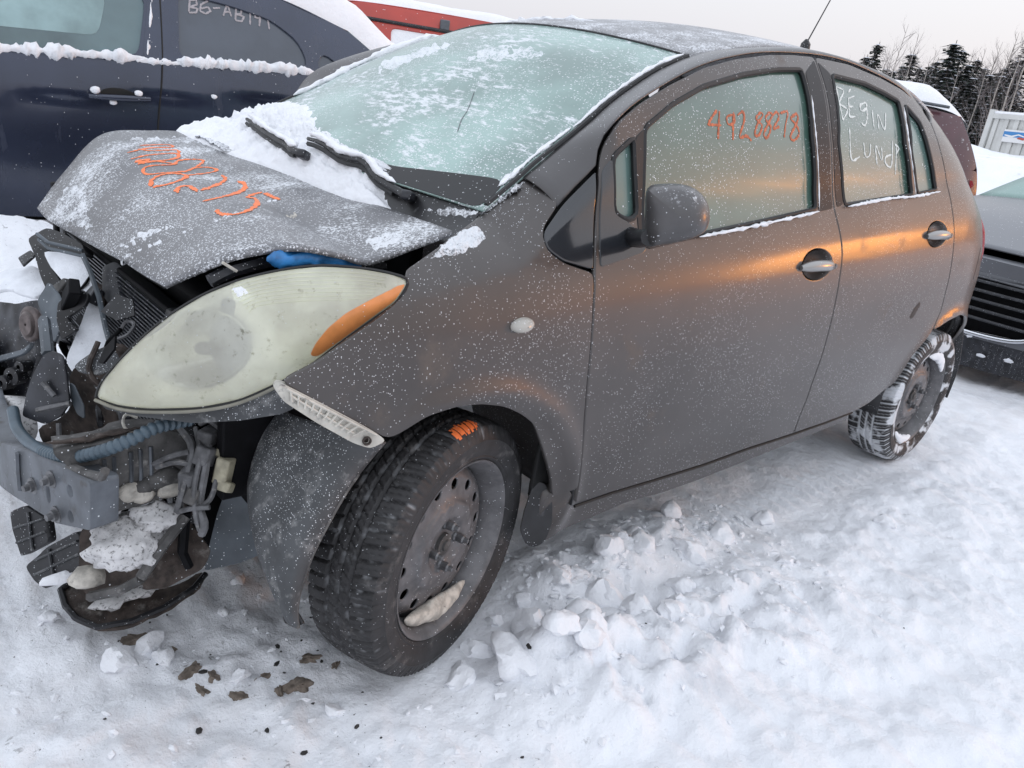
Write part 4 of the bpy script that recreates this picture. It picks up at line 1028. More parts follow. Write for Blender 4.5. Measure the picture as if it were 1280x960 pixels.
_bc = nose([bowl_c])[0]; _bn = nose_n(np.array([_bc]))[0]; MB().lathe([(.001, -.028), (.010, -.030), (.012, -.040), (.012, -.075)], _bc, _bn, 16).build('bulb_shield', m_deepblk, hl, smooth=True)
for k in range(9):
    q = spl([(285+4*k, 356+4.2*k), (330, 344+4.6*k), (380, 336+4.8*k), (440, 336+4.4*k), (486-3*k, 343+3.2*k)], 30); MB().tube(lens_map(.030, -.0004)(q), .0008, 4, cap=False).build('lens_rib', m_lens, hl, smooth=True)
MB().tube(lens_map(.0, .0)(spl(LENS, 120, closed=True)), .0028, 5, cap=False).build('lens_gap_line', m_rubber, hl, smooth=True)  # black tube put in for the shaded gap around the lens
# lower flange of the lamp
panel('lamp_flange', np.array([(119, 500), (128, 512), (170, 521), (240, 530), (300, 527), (352, 519), (400, 497), (352, 480), (300, 503), (250, 513), (190, 515), (150, 511)]), lens_map(0, .006), m_dirtypl, hl, h=6, gap=0, bev=.6, depth=.02, ref=(-.6, -.7, .3), eps=1.0)
MB().tube(lens_map(0, -.004)(spl([(121, 500), (150, 511), (190, 515), (250, 513), (300, 503), (350, 481), (395, 456)], 40)), .0032, 6).build('lens_lip', m_bezel, hl, smooth=True)
blob_on('loose_snow', [(288, 360), (300, 354), (312, 360), (317, 370), (305, 376), (292, 372)], bvh('lens'), .005, hl, 3, h=2.0)

# ------------------------------------------------------------------ the torn-open front end
D = lambda u, v, d: atd([(u, v)], d)[0]
NF = (-.86, -.45, .25)                     # faces ahead and to the near side
# engine bay darkness: bulkhead, inner wing, floor, engine and battery blocks
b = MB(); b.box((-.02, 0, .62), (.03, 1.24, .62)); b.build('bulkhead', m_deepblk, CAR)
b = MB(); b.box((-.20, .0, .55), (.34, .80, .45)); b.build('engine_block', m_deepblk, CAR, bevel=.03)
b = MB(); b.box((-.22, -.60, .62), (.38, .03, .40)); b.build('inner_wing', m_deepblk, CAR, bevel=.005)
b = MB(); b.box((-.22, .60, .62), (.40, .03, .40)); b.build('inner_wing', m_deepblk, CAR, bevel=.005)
# far fender stub
panel('far_fender', np.array([(-.36, .72), (-.17, .895), (.05, .93), (.22, .96), (.26, .6), (0, .66), (-.19, .6)]), side, m_paint, CAR, mirror=True, h=.03) if False else None
# bumper beam: curved channel with bolts
def xb(y): return -.695+.19*y**2
def beam_hit(px): return march(px, lambda P: P[:, 0]-xb(P[:, 1]), .6, 3.5)
bl = beam_hit([(0, 553), (30, 562), (70, 580), (113, 603), (113, 664), (72, 655), (32, 630), (0, 608)])[:, 1:]
top = bl[:4]; bot = bl[4:]
mid_top, mid_bot = top[0], bot[-1]
right = np.vstack([top[::-1]*[-1, 1], bot[::-1]*[-1, 1]])
out_b = np.vstack([top[::-1], [(.02, mid_top[1])], top*[-1, 1], bot*[-1, 1], [(.02, mid_bot[1])], bot[::-1]])
hp = lambda u, v: beam_hit([(u, v)])[0, 1:]
beam = panel('bumper_beam', out_b, lambda U: np.c_[xb(U[:, 0]), U[:, 0], U[:, 1]], m_steel, CAR, holes=[ell(hp(60, 617), .009, .020, n=20), ell(hp(87, 614), .011, .012, n=18), ell(hp(88, 646), .011, .012, n=18)], h=.016, gap=0, bev=.003, depth=.05, ref=(-1, -.3, .1), rlx=1)
panel('beam_web', offs(relax(dens(out_b, .01), 1), -.012), lambda U: np.c_[xb(U[:, 0])+.03, U[:, 0], U[:, 1]], m_deepblk, beam, h=.04, gap=0, bev=.001, depth=.002, ref=(-1, 0, 0))
for u, v in ((42, 607), (65, 599), (71, 643)):
    p = beam_hit([(u, v)])[0]; n = np.array([-.93, -.30, 0])
    MB().lathe([(.017, 0), (.017, .003), (.011, .0035), (.011, .010), (.007, .011), (.0065, .020), (.0005, .020)], p, n, 12).build('bolt', m_bolt, beam)
b = MB(); p = beam_hit([(24, 590)])[0]
b.tube(beam_hit([(24, 566), (25, 590), (27, 612)])-[.002, 0, 0], .006, 6); b.build('beam_rib', m_steel, beam, smooth=True)
MB().tube(beam_hit([(78, 588), (100, 598), (118, 602), (122, 594)])+[.012, 0, .006], .008, 6).build('bent_lip', m_dirtst, beam, smooth=True)
# side rail with pressed ribs, dirt along the lower flange
RP = ((-.5, -.515, .5), (-.12, -1, .12))
rail_px = [(62, 566), (120, 556), (165, 545), (213, 537), (235, 545), (238, 575), (235, 612), (222, 618), (165, 636), (117, 646), (113, 604)]
rl = sheet('crash_rail', rail_px, RP, m_dirtst, CAR, thick=.085, rough=.004)
for u in (130, 142, 163, 175, 188):
    P = onpl([(u, 574-(u-130)*.28), (u+1, 600-(u-130)*.25), (u+1, 622-(u-130)*.22)], RP[0], RP[1]); MB().tube(P+np.array([0, -.001, 0]), .0042, 6).build('rail_rib', m_steel, rl, smooth=True)
for i, (u, v, r) in enumerate([(150, 623, .020), (165, 616, .024), (182, 608, .022), (178, 620, .018), (205, 600, .030), (212, 612, .022), (125, 632, .016), (118, 645, .014)]):
    V, F = rock(40+i, (r*1.3, r*.5, r)); p = onpl([(u, v)], RP[0], RP[1])[0]; tag(mk('dirt_clod', np.array(V)+p, F, m_ice if i % 2 else m_dirtst, rl), kind='stuff')
blob = lumps('rail_grit', onpl([(60, 563), (100, 560), (150, 549), (213, 538)], RP[0], RP[1])+[0, .02, .006], .008, m_rust, rl, amp=.9, seed=3, fr=60, flat=.5); tag(blob, kind='stuff')
# light-coloured apron panel behind the rail
sheet('apron_panel', [(150, 560), (225, 528), (235, 560), (165, 575)], ((-.42, -.46, .6), (-.3, -.9, .3)), m_bluegrey, CAR, thick=.004)
# lower crossmember and brackets
def bar(name, pts, r, mat, par=CAR, n=6): return MB().tube(pts, r, n).build(name, mat, par, smooth=(n > 6), bevel=0)
cm = sheet('crossmember', [(100, 662), (118, 650), (165, 645), (232, 628), (240, 640), (205, 690), (178, 722), (176, 735), (135, 741), (105, 745), (98, 720)], ((-.50, -.43, .28), (-.45, -.8, .5)), m_rust, CAR, thick=.04, rough=.006)
bar('strut_bar', [D(232, 645, 1.50), D(205, 680, 1.48), D(176, 722, 1.47)], .011, m_dirtst, cm); bar('strut_bar', [D(176, 724, 1.47), D(150, 738, 1.49), D(112, 746, 1.52)], .010, m_dirtst, cm)
bar('strut_bar', [D(232, 640, 1.50), D(228, 690, 1.53), D(236, 708, 1.55)], .010, m_deepblk, cm)
V, F = rock(77, (.072, .07, .050), sub=4, rough=.7, blocky=.3); tag(mk('snow_lump', np.array(V)+D(158, 680, 1.49), F, m_snowd, cm), kind='stuff')
V, F = rock(79, (.05, .05, .026), sub=3, rough=.9, blocky=.3); tag(mk('snow_lump', np.array(V)+D(195, 645, 1.50), F, m_snowd, cm), kind='stuff')
V, F = rock(78, (.035, .03, .025), sub=2); tag(mk('snow_lump', np.array(V)+D(108, 722, 1.52), F, m_ice, cm), kind='stuff')
sheet('belly_plate', [(182, 700), (235, 650), (264, 688), (252, 712), (205, 735), (176, 738)], (D(215, 700, 1.56), (-.5, -.6, .6)), m_rust, CAR, thick=.006, rough=.008)
# undertray hanging to the snow
ut = sheet('undertray', [(74, 740), (92, 727), (120, 736), (150, 742), (185, 738), (225, 728), (254, 712), (258, 722), (242, 738), (205, 762), (165, 779), (122, 787), (94, 776), (80, 760)], ((-.5, -.36, .085), (-.15, -.18, 1)), m_rust, CAR, thick=.010, rough=.010)
MB().tube(np.vstack([onpl([(92, 728), (76, 740), (82, 760), (96, 776), (122, 787), (165, 779), (205, 762), (242, 738), (257, 720)], (-.5, -.36, .085), (-.15, -.18, 1))+[0, 0, .006]]), .007, 6).build('tray_lip', m_blackpl, ut, smooth=True)
tag(lumps('tray_grit', onpl([(110, 765), (140, 758), (165, 748), (195, 740)], (-.5, -.36, .085), (-.15, -.18, 1))+[0, 0, .010], .022, m_snowd, ut, amp=.9, seed=5, fr=60, flat=.4), kind='stuff')
# broken grille pieces
def fragment(px, d, nrm_, ribs):
    f = sheet('grille_fragment', px, (D(*np.mean(px, 0), d), nrm_), m_blackpl, CAR, thick=.022)
    for a, c in ribs: 
        P = onpl([a, c], D(*np.mean(px, 0), d), nrm_); MB().tube(P+np.array(nrm_)*.003, .0030, 5).build('rib', m_dirtypl, f)
fragment([(12, 640), (30, 632), (56, 648), (60, 678), (26, 696), (15, 662)], 1.72, NF, [((18, 660), (56, 648)), ((36, 640), (42, 688)), ((22, 678), (58, 664))])
fragment([(31, 708), (48, 694), (58, 684), (96, 664), (104, 690), (100, 708), (78, 722), (57, 737), (42, 726)], 1.60, NF, [((45, 700), (98, 676)), ((44, 718), (100, 692)), ((62, 686), (70, 730))])
V, F = rock(91, (.045, .012, .014), sub=2); tag(mk('ice_strip', np.array(V)+D(78, 722, 1.585), F, m_snow, CAR), kind='stuff')
# corrugated conduit
cp = spl(np.array([D(16, 512, 1.64), D(22, 536, 1.60), D(40, 556, 1.54), D(66, 569, 1.46), D(95, 571, 1.41), D(130, 563, 1.38), D(165, 549, 1.38), D(196, 534, 1.40), D(240, 524, 1.46)]), 150)
rr = .0115+.0022*np.where(np.arange(150) > 55, np.sin(np.arange(150)*2.1), 0)
MB().tube(cp, rr, 10).build('corrugated_conduit', m_conduit, CAR, smooth=True)
MB().tube(spl(np.array([D(172, 522, 1.47), D(158, 518, 1.46), D(154, 530, 1.45), D(165, 539, 1.46), D(200, 528, 1.48)]), 24), .003, 6).build('cable', m_white_pl, CAR, smooth=True)
# wiring loom and connectors
for i, pts in enumerate([[(225, 535, 1.50), (240, 560, 1.46), (232, 600, 1.45), (222, 640, 1.46)], [(245, 535, 1.50), (250, 570, 1.45), (243, 610, 1.44), (245, 645, 1.44), (250, 663, 1.45)], [(262, 540, 1.50), (258, 580, 1.45), (250, 630, 1.45), (256, 655, 1.44), (252, 668, 1.45)],
                         [(275, 545, 1.52), (272, 590, 1.47), (262, 625, 1.45), (240, 636, 1.45)], [(222, 640, 1.46), (238, 636, 1.44), (262, 634, 1.44)], [(192, 580, 1.46), (215, 570, 1.44), (235, 565, 1.45)], [(196, 584, 1.46), (218, 578, 1.44), (238, 580, 1.45)], [(250, 530, 1.5), (262, 526, 1.49), (280, 540, 1.48)]]):
    MB().tube(spl(np.array([D(*p) for p in pts]), 24), .0075 if i in (0, 2) else .0052, 7).build('wiring', m_wire, CAR, smooth=True)
for c, sz, m, r in [((280, 588, 1.47), (.03, .028, .052), m_conn, .2), ((281, 566, 1.48), (.03, .026, .016), m_conn, .25), ((256, 570, 1.46), (.034, .03, .036), m_wire, .4), ((236, 600, 1.46), (.03, .03, .045), m_wire, -.2), ((262, 545, 1.49), (.045, .03, .03), m_wire, .1), ((282, 608, 1.47), (.028, .026, .02), m_conn, .5), ((242, 622, 1.45), (.03, .025, .03), m_dirtst, .7)]:
    MB().box((0, 0, 0), sz, (.1, r, .7)).build('connector', m, CAR, bevel=.004).location = D(*c)
# splash shield and the big arch liner hanging ahead of the wheel
sheet('splash_shield', [(283, 610), (300, 606), (319, 612), (322, 650), (332, 690), (300, 703), (254, 713), (262, 680), (272, 640)], ((-.36, -.46, .3), (-.5, -.85, .1)), m_bluegrey, CAR, thick=.004, bend=.006)
S0_ = sheet('dark_backing', [(190, 528), (330, 515), (330, 600), (300, 660), (235, 700), (215, 690), (205, 640), (200, 590)], ((-.30, -.36, .45), (-.3, -1, .2)), m_deepblk, CAR, thick=.02)  # added black sheet standing in for the darkness behind the loom
sheet('inner_guard', [(285, 535), (350, 520), (345, 560), (320, 600), (318, 640), (300, 620), (290, 600)], ((-.34, -.50, .55), (-.7, -.7, .0)), m_deepblk, CAR, thick=.004)
ledge = spl(np.array([D(352, 512, 1.50), D(325, 545, 1.52), D(313, 590, 1.52), D(312, 630, 1.50), D(322, 680, 1.47), D(340, 728, 1.44), D(352, 755, 1.42), D(362, 779, 1.40)]), 40)
redge = spl(np.array([D(482, 552, 1.44), D(462, 575, 1.44), D(436, 610, 1.42), D(410, 655, 1.40), D(390, 695, 1.39), D(376, 735, 1.39), D(371, 762, 1.39), D(373, 784, 1.40)]), 40)
G = []
for s in np.linspace(0, 1, 26):
    bul = math.sin(math.pi*s)**.8*.055+.010*math.sin(s*math.pi*3.0); prof = np.sin(np.linspace(.15, 1, 40)*math.pi)**.6
    G.append(ledge*(1-s)+redge*s-AX[2]*(bul*prof)[:, None])
al = patch('fender_liner', np.array(G), m_dirtypl, CAR, thick=.004)
MB().tube(redge[8:]-AX[2]*.003, .004, 6).build('liner_edge', m_dirtst, al, smooth=True)
MB().tube(ledge[10:]-AX[2]*.003, .003, 6).build('liner_edge', m_dirtst, al, smooth=True)
sheet('liner_foot', [(352, 768), (362, 755), (378, 782), (355, 780)], (D(364, 770, 1.41), NF), m_blackpl, CAR, thick=.01)
# white fender retainer with ribs
ret_px = [(343, 484), (350, 478), (400, 503), (470, 541), (482, 550), (462, 560), (440, 553), (395, 528), (352, 500)]
rt = panel('fender_retainer', XZ(ret_px), side_off(.004), m_white_pl, CAR, h=.01, gap=0, bev=.001, depth=.03, holes=[ell(XZ([(456, 549)])[0], .006, .006, n=14)])
MB().lathe([(.0085, .0), (.0085, .004), (.006, .004), (.006, -.006), (.001, -.006)], side_off(.006)(XZ([(456, 549)]))[0], (-.2, -1, 0), 14).build('clip', m_rust, rt)
a0 = side_off(.008)(XZ([(356, 484), (468, 542)])); a1 = side_off(.008)(XZ([(358, 498), (450, 550)]))
MB().tube(a0, .0025, 5).build('retainer_rib', m_white_pl, rt); MB().tube(side_off(.008)(XZ([(360, 492), (440, 540)])), .002, 5).build('retainer_rib', m_white_pl, rt)
for k in np.linspace(.04, .86, 11):
    MB().tube([a0[0]*(1-k)+a0[1]*k, a1[0]*(1-k)+a1[1]*k], .0022, 5).build('retainer_rib', m_white_pl, rt)
# blue rag tucked under the bonnet edge
V = []; n1, n2 = 40, 10
pb = spl(onY([(334, 318), (360, 319), (385, 317), (410, 318), (435, 322), (452, 327)], -.655)-[0, 0, .008], n1)
for i in range(n1):
    for j in range(n2):
        t = 2*math.pi*j/n2; r = (.008+.006*float(vnoise(i*.35, j*.7, 5)))*min(1, (i+1)/4, (n1-i)/4)
        V.append(pb[i]+[r*.8*math.cos(t), r*math.cos(t)*.9, r*1.25*math.sin(t)*(1+.3*math.sin(j*2.5+i*.4))])
bc = mk('blue_rag', V, [(i*n2+k, i*n2+(k+1) % n2, (i+1)*n2+(k+1) % n2, (i+1)*n2+k) for i in range(n1-1) for k in range(n2)], m_cloth)
tag(bc, 'crumpled bright blue rag tucked under the lifted bonnet above the headlight', 'rag')
# dark trim under the bonnet edge
MB().tube(onY([(262, 352), (275, 345), (290, 338), (335, 326), (380, 322), (430, 330), (480, 334)], -.60), .012, 6).build('slam_trim', m_bayblk, CAR, smooth=True)
bar('bonnet_stay', onY([(278, 328), (296, 339)], -.62), .003, m_white_pl)
# remains of the radiator support and fan on the far side
S1 = lambda nm, px, d, nrm_, mat, **k: sheet(nm, px, (D(*np.mean(px, 0), d), nrm_), mat, CAR, **k)
S1('support_bar', [(34, 298), (58, 284), (75, 290), (104, 306), (104, 318), (62, 311), (44, 322)], 1.88, (-.8, -.3, .5), m_blackpl, thick=.03)
for k in (0, 7): MB().tube([D(46+k*.3, 292+k, 1.84), D(60, 303+k, 1.83), D(103, 313+k, 1.82)], .004, 6).build('support_rib', m_bluegrey, CAR, smooth=True)
S1('support_post', [(40, 306), (52, 306), (62, 332), (78, 356), (104, 372), (112, 382), (98, 386), (62, 372), (50, 345)], 1.84, (-.8, -.5, .4), m_blackpl, thick=.02)
S1('bent_panel', [(52, 313), (103, 319), (112, 340), (125, 388), (140, 430), (122, 455), (96, 472), (80, 450), (95, 420), (105, 395), (112, 378), (84, 358), (62, 332)], 1.78, (-.55, -.45, .7), m_snowt, thick=.006, rough=.008)
MB().tube([D(103, 318, 1.77), D(113, 340, 1.76), D(124, 372, 1.74), D(132, 410, 1.72), D(138, 432, 1.70)], .006, 6).build('panel_edge', m_bluegrey, CAR, smooth=True)
S1('torn_bracket', [(72, 378), (96, 360), (110, 368), (106, 382), (82, 398), (96, 412), (76, 425), (70, 398)], 1.72, (-.7, -.6, .3), m_blackpl, thick=.012)
S1('torn_plate', [(46, 376), (60, 352), (72, 368), (80, 380), (78, 404), (66, 428), (56, 405)], 1.74, (-.8, -.4, .4), m_bluegrey, thick=.008, rough=.006)
b = MB()
for k, (r1, d1) in enumerate([(.024, 0), (.026, .008), (.019, .016)]): b.lathe([(.002, d1+.004), (r1*.8, d1+.005), (r1, d1), (r1, d1-.006), (r1*.8, d1-.008)], (0, 0, 0), (-.75, -.6, .1), 24)
o = b.build('drive_belt_pulley', pmat('worn_pulley', (.13, .105, .10), .5, var=.4, vscale=50), CAR, smooth=True); o.location = D(40, 405, 1.76); o.scale = (1, 1, 1.6)
S1('fan_shroud', [(-40, 372), (20, 380), (50, 374), (58, 392), (40, 430), (48, 440), (36, 482), (22, 500), (-40, 495)], 1.95, (-.9, -.2, .3), m_bayblk, thick=.03, rough=.01)
S1('shroud_rim', [(-40, 452), (0, 444), (30, 436), (40, 426), (38, 432), (30, 442), (0, 451), (-40, 462)], 1.90, (-.9, -.2, .3), m_bluegrey, thick=.01)
for u, v, r in ((18, 470, .022), (6, 478, .018), (28, 458, .014)): MB().lathe([(r*.4, .012), (r, .010), (r, -.02)], D(u, v, 1.88), (-.8, -.5, .1), 16).build('fan_motor', m_blackpl, CAR, smooth=True)
S1('snowy_flap', [(-30, 352), (4, 340), (40, 332), (52, 338), (62, 346), (60, 356), (44, 372), (10, 362), (-30, 370)], 1.93, (-.5, -.2, .85), m_snowt, thick=.01, rough=.01)
S1('snowy_flap', [(22, 322), (38, 312), (44, 318), (28, 332)], 1.93, (-.5, -.2, .85), m_blackpl, thick=.006)
fl = S1('torn_flap', [(28, 520), (34, 492), (42, 470), (56, 444), (66, 438), (80, 444), (84, 470), (88, 504), (78, 520), (60, 530)], 1.60, (-.85, -.5, .1), m_bayblk, thick=.006, bend=.006)
for a, c, w in (((53, 478), (68, 495), .005), ((46, 513), (88, 504), .006), ((73, 529), (74, 547), .005)): MB().tube([D(*a, 1.585), D(*c, 1.585)], w, 6).build('scuffed_rib', m_wire, CAR, smooth=True)
MB().tube([D(60, 443, 1.60), D(57, 415, 1.64), D(55, 400, 1.68)], .012, 6).build('flap_strap', m_bluegrey, CAR, smooth=True)
S1('radiator_end', [(84, 470), (96, 455), (124, 435), (140, 432), (152, 440), (155, 470), (130, 500), (148, 520), (148, 562), (60, 566), (45, 535), (78, 522), (90, 505)], 1.64, (-.8, -.6, .0), m_rust, thick=.03, rough=.004)
S1('torn_strip', [(86, 478), (92, 482), (104, 508), (105, 524), (96, 518), (88, 500)], 1.60, (-.85, -.5, .1), m_bluegrey, thick=.004)
S1('lamp_bracket', [(92, 458), (100, 452), (125, 438), (140, 434), (150, 446), (146, 462), (122, 470), (100, 466)], 1.56, (-.6, -.6, .6), m_dirtypl, thick=.01, bend=.01)
S1('frame_end', [(-30, 492), (6, 494), (18, 506), (22, 540), (14, 556), (-30, 545)], 1.86, (-.9, -.3, .3), m_snowd, thick=.05)
S1('strut_mount', [(130, 335), (150, 330), (165, 345), (160, 372), (142, 385), (132, 370)], 1.80, (-.6, -.6, .5), m_bayblk, thick=.03, bend=.02)
MB().tube(spl(np.array([D(150, 415, 1.66), D(158, 402, 1.66), D(168, 405, 1.64), D(160, 418, 1.62), D(146, 424, 1.62)]), 20), .004, 6).build('cable', m_wire, CAR, smooth=True)

# radiator core close behind the torn front, with fins
rad = MB().box((-.405, .02, .50), (.035, .86, .46)).build('radiator', m_deepblk, CAR, bevel=.006)
fin = MB()
for k in range(46): fin.box((-.425, .02, .29+.0095*k), (.006, .80, .0035))
tag(fin.build('radiator_fins', m_bayblk, rad), kind='stuff')
for yy in (-.40, .44): MB().box((-.41, yy, .50), (.05, .05, .48)).build('radiator_tank', m_blackpl, rad, bevel=.01)
# shattered odds and ends hanging in front of it
rc = random.Random(21)
for k in range(34):
    y = rc.uniform(-.40, .42); z = rc.uniform(.30, .74); x = -.445-.13*rc.random()*(1-abs(y)*.6); mt = rc.choice([m_blackpl, m_bayblk, m_bayblk, m_dirtst, m_rust, m_deepblk])
    if k % 3 == 0:
        q = np.array([(x, y, z), (x-.03*rc.random(), y+rc.uniform(-.06, .06), z-.05), (x+.01, y+rc.uniform(-.10, .10), z-.10), (x+.03, y+rc.uniform(-.12, .12), z-.16)]); MB().tube(spl(q, 14), rc.uniform(.004, .010), 7).build('hose', mt, CAR, smooth=True)
    elif k % 3 == 1:
        o = MB().box((0, 0, 0), (rc.uniform(.008, .03), rc.uniform(.03, .10), rc.uniform(.02, .07)), None, rc.uniform(.5, 1)).build('bracket', mt, CAR, bevel=.003); o.location = (x, y, z); o.rotation_euler = (rc.uniform(-.8, .8), rc.uniform(-.6, .6), rc.uniform(-.6, .6))
    else:
        n_ = rc.randint(4, 6); out = [(rc.uniform(.6, 1)*.05*math.cos(6.283*i/n_), rc.uniform(.6, 1)*.04*math.sin(6.283*i/n_)) for i in range(n_)]
        V = [(0, a, b_) for a, b_ in out]+[(.004, a, b_) for a, b_ in out]; F = [tuple(range(n_-1, -1, -1)), tuple(range(n_, 2*n_))]+[(i, (i+1) % n_, n_+(i+1) % n_, n_+i) for i in range(n_)]
        o = mk('plastic_shard', V, F, mt, CAR, smooth=False); o.location = (x, y, z); o.rotation_euler = (rc.uniform(-1, 1), rc.uniform(-.7, .7), rc.uniform(-.7, .7))
# ------------------------------------------------------------------ loose snow blocks, dirt and debris lying on the ground
def chunk(px, size, seed, mat, name, label, cat, group, sub=2, blocky=.8, rough=.35, dz=.3, squash=1.0):
    p = onZ([px], .02)[0]; z = float(ground_h(p[0], p[1])); V, F = rock(seed, size, sub, rough, blocky)
    V = np.array(V); V[:, 2] *= squash
    o = mk(name, V, F, mat, None, smooth=True); o.location = (p[0], p[1], z+size[2]*squash*dz); o.rotation_euler = (0, 0, seed*1.3)
    try: o.data.set_sharp_from_angle(angle=math.radians(38))
    except Exception: pass
    return tag(o, label, cat, group)
def zone_label(u, v, s):
    w = 'large' if s >= .055 else ('fist-sized' if s >= .042 else 'small')
    if u < 700 and v > 760: return w+' white snow block pushed up beside the front tyre'
    if v < 705: return w+' white snow block beside the wheel track below the doors'
    return w+' white snow block in the churned ridge off the front door'
for i, (u, v, s) in enumerate([(757, 745, .062), (722, 780, .050), (668, 790, .058), (800, 770, .048), (845, 775, .05), (640, 830, .06), (598, 805, .045), (575, 838, .04), (690, 830, .045), (730, 830, .04), (860, 690, .05), (905, 665, .05), (800, 690, .04), (760, 700, .045), (955, 640, .04), (700, 735, .035), (900, 780, .035), (655, 745, .03), (850, 735, .04), (620, 770, .025), (1105, 655, .035), (980, 700, .03)]):
    chunk((u, v), (s*1.15, s*.95, s*.75), 100+i, m_snow, 'snow_block', zone_label(u, v, s), 'snow block', 'snow blocks beside the hatchback', sub=3, rough=.55, blocky=1.0, dz=.02)
chunk((838, 640), (.05, .042, .045), 131, m_snow, 'snow_block', 'lone white snow block lying right under the hatchback sill', 'snow block', None)
lab2 = 'small white snow lump near the front of the wreck'
for i, (u, v, s) in enumerate([(155, 820, .032), (185, 800, .030), (205, 812, .026), (60, 770, .02), (300, 720, .02), (340, 700, .018), (280, 760, .015), (420, 880, .02), (300, 840, .018)]):
    chunk((u, v), (s*1.3, s, s*.8), 200+i, m_snow, 'snow_lump', lab2, 'snow lump', 'snow lumps near the front of the wreck', sub=3, rough=.6, blocky=1.0, dz=.15)
m_dirt = pmat('frozen_dirt', (.17, .14, .115), .9, var=.4, vscale=60, bump=.8, bscale=90)
lab3 = 'brown clod of frozen dirt on the snow ahead of the front wheel'
for i, (u, v, s) in enumerate([(240, 830, .020), (250, 850, .013), (370, 850, .022), (350, 856, .012), (170, 793, .022), (205, 803, .016), (298, 862, .014), (330, 838, .012), (268, 838, .014), (386, 818, .016), (420, 826, .010)]):
    chunk((u, v), (s*1.5, s*.9, s*.40), 300+i, m_dirt, 'dirt_clod', lab3, 'dirt clod', 'dirt clods ahead of the front wheel', sub=3, rough=1.4, blocky=.9, dz=.1)
m_bit = pmat('dark_debris', (.03, .028, .027), .7)
lab4 = 'tiny dark crumb of debris on the snow'
for i in range(46):
    u = 120+440*random.random()**1.2; v = 760+170*random.random()**1.5
    if i > 38: u = random.uniform(640, 1270); v = random.uniform(700, 950)
    s = .0025+.006*random.random()**3; chunk((u, v), (s*1.6, s, s*.6), 400+i, m_bit, 'debris_crumb', lab4, 'debris', 'debris crumbs on the snow', sub=1)

# crumbs of broken snow: uncountable
def crumbs(n, seed):
    r = np.random.default_rng(seed); V = []; F = []
    base = [rock(900+k, (1.2, .8, .6), 1, 1.3, 1.0) for k in range(6)]
    k = 0
    while k < n:
        m = r.random()
        if m < .40: x, y, s = r.uniform(.3, 1.35), -.74+.10*r.normal(), .006+.012*r.random()**2
        elif m < .70: x, y, s = r.uniform(.05, 1.3), -1.05+.14*r.normal(), .005+.013*r.random()**2
        elif m < .97: x, y, s = r.uniform(-.85, .0), r.uniform(-1.1, .1), .004+.009*r.random()**2
        else: x, y, s = r.uniform(-.8, 3.5), r.uniform(-1.9, -.9), .004+.008*r.random()**2
        if math.hypot(x, (y+.76)*1.3) < .2: continue
        z = float(ground_h(x, y))-s*.05; a = r.uniform(0, 6.28); c, sn = math.cos(a), math.sin(a); v, f = base[r.integers(6)]; b = len(V)
        V += [(x+s*(c*q[0]-sn*q[1]), y+s*(sn*q[0]+c*q[1]), z+s*q[2]) for q in v]; F += [tuple(i+b for i in t) for t in f]; k += 1
    return mk('snow_crumbs', V, F, m_snow, smooth=False)
tag(crumbs(900, 5), 'scattered crumbs of broken snow around the wreck', 'snow', kind='stuff')

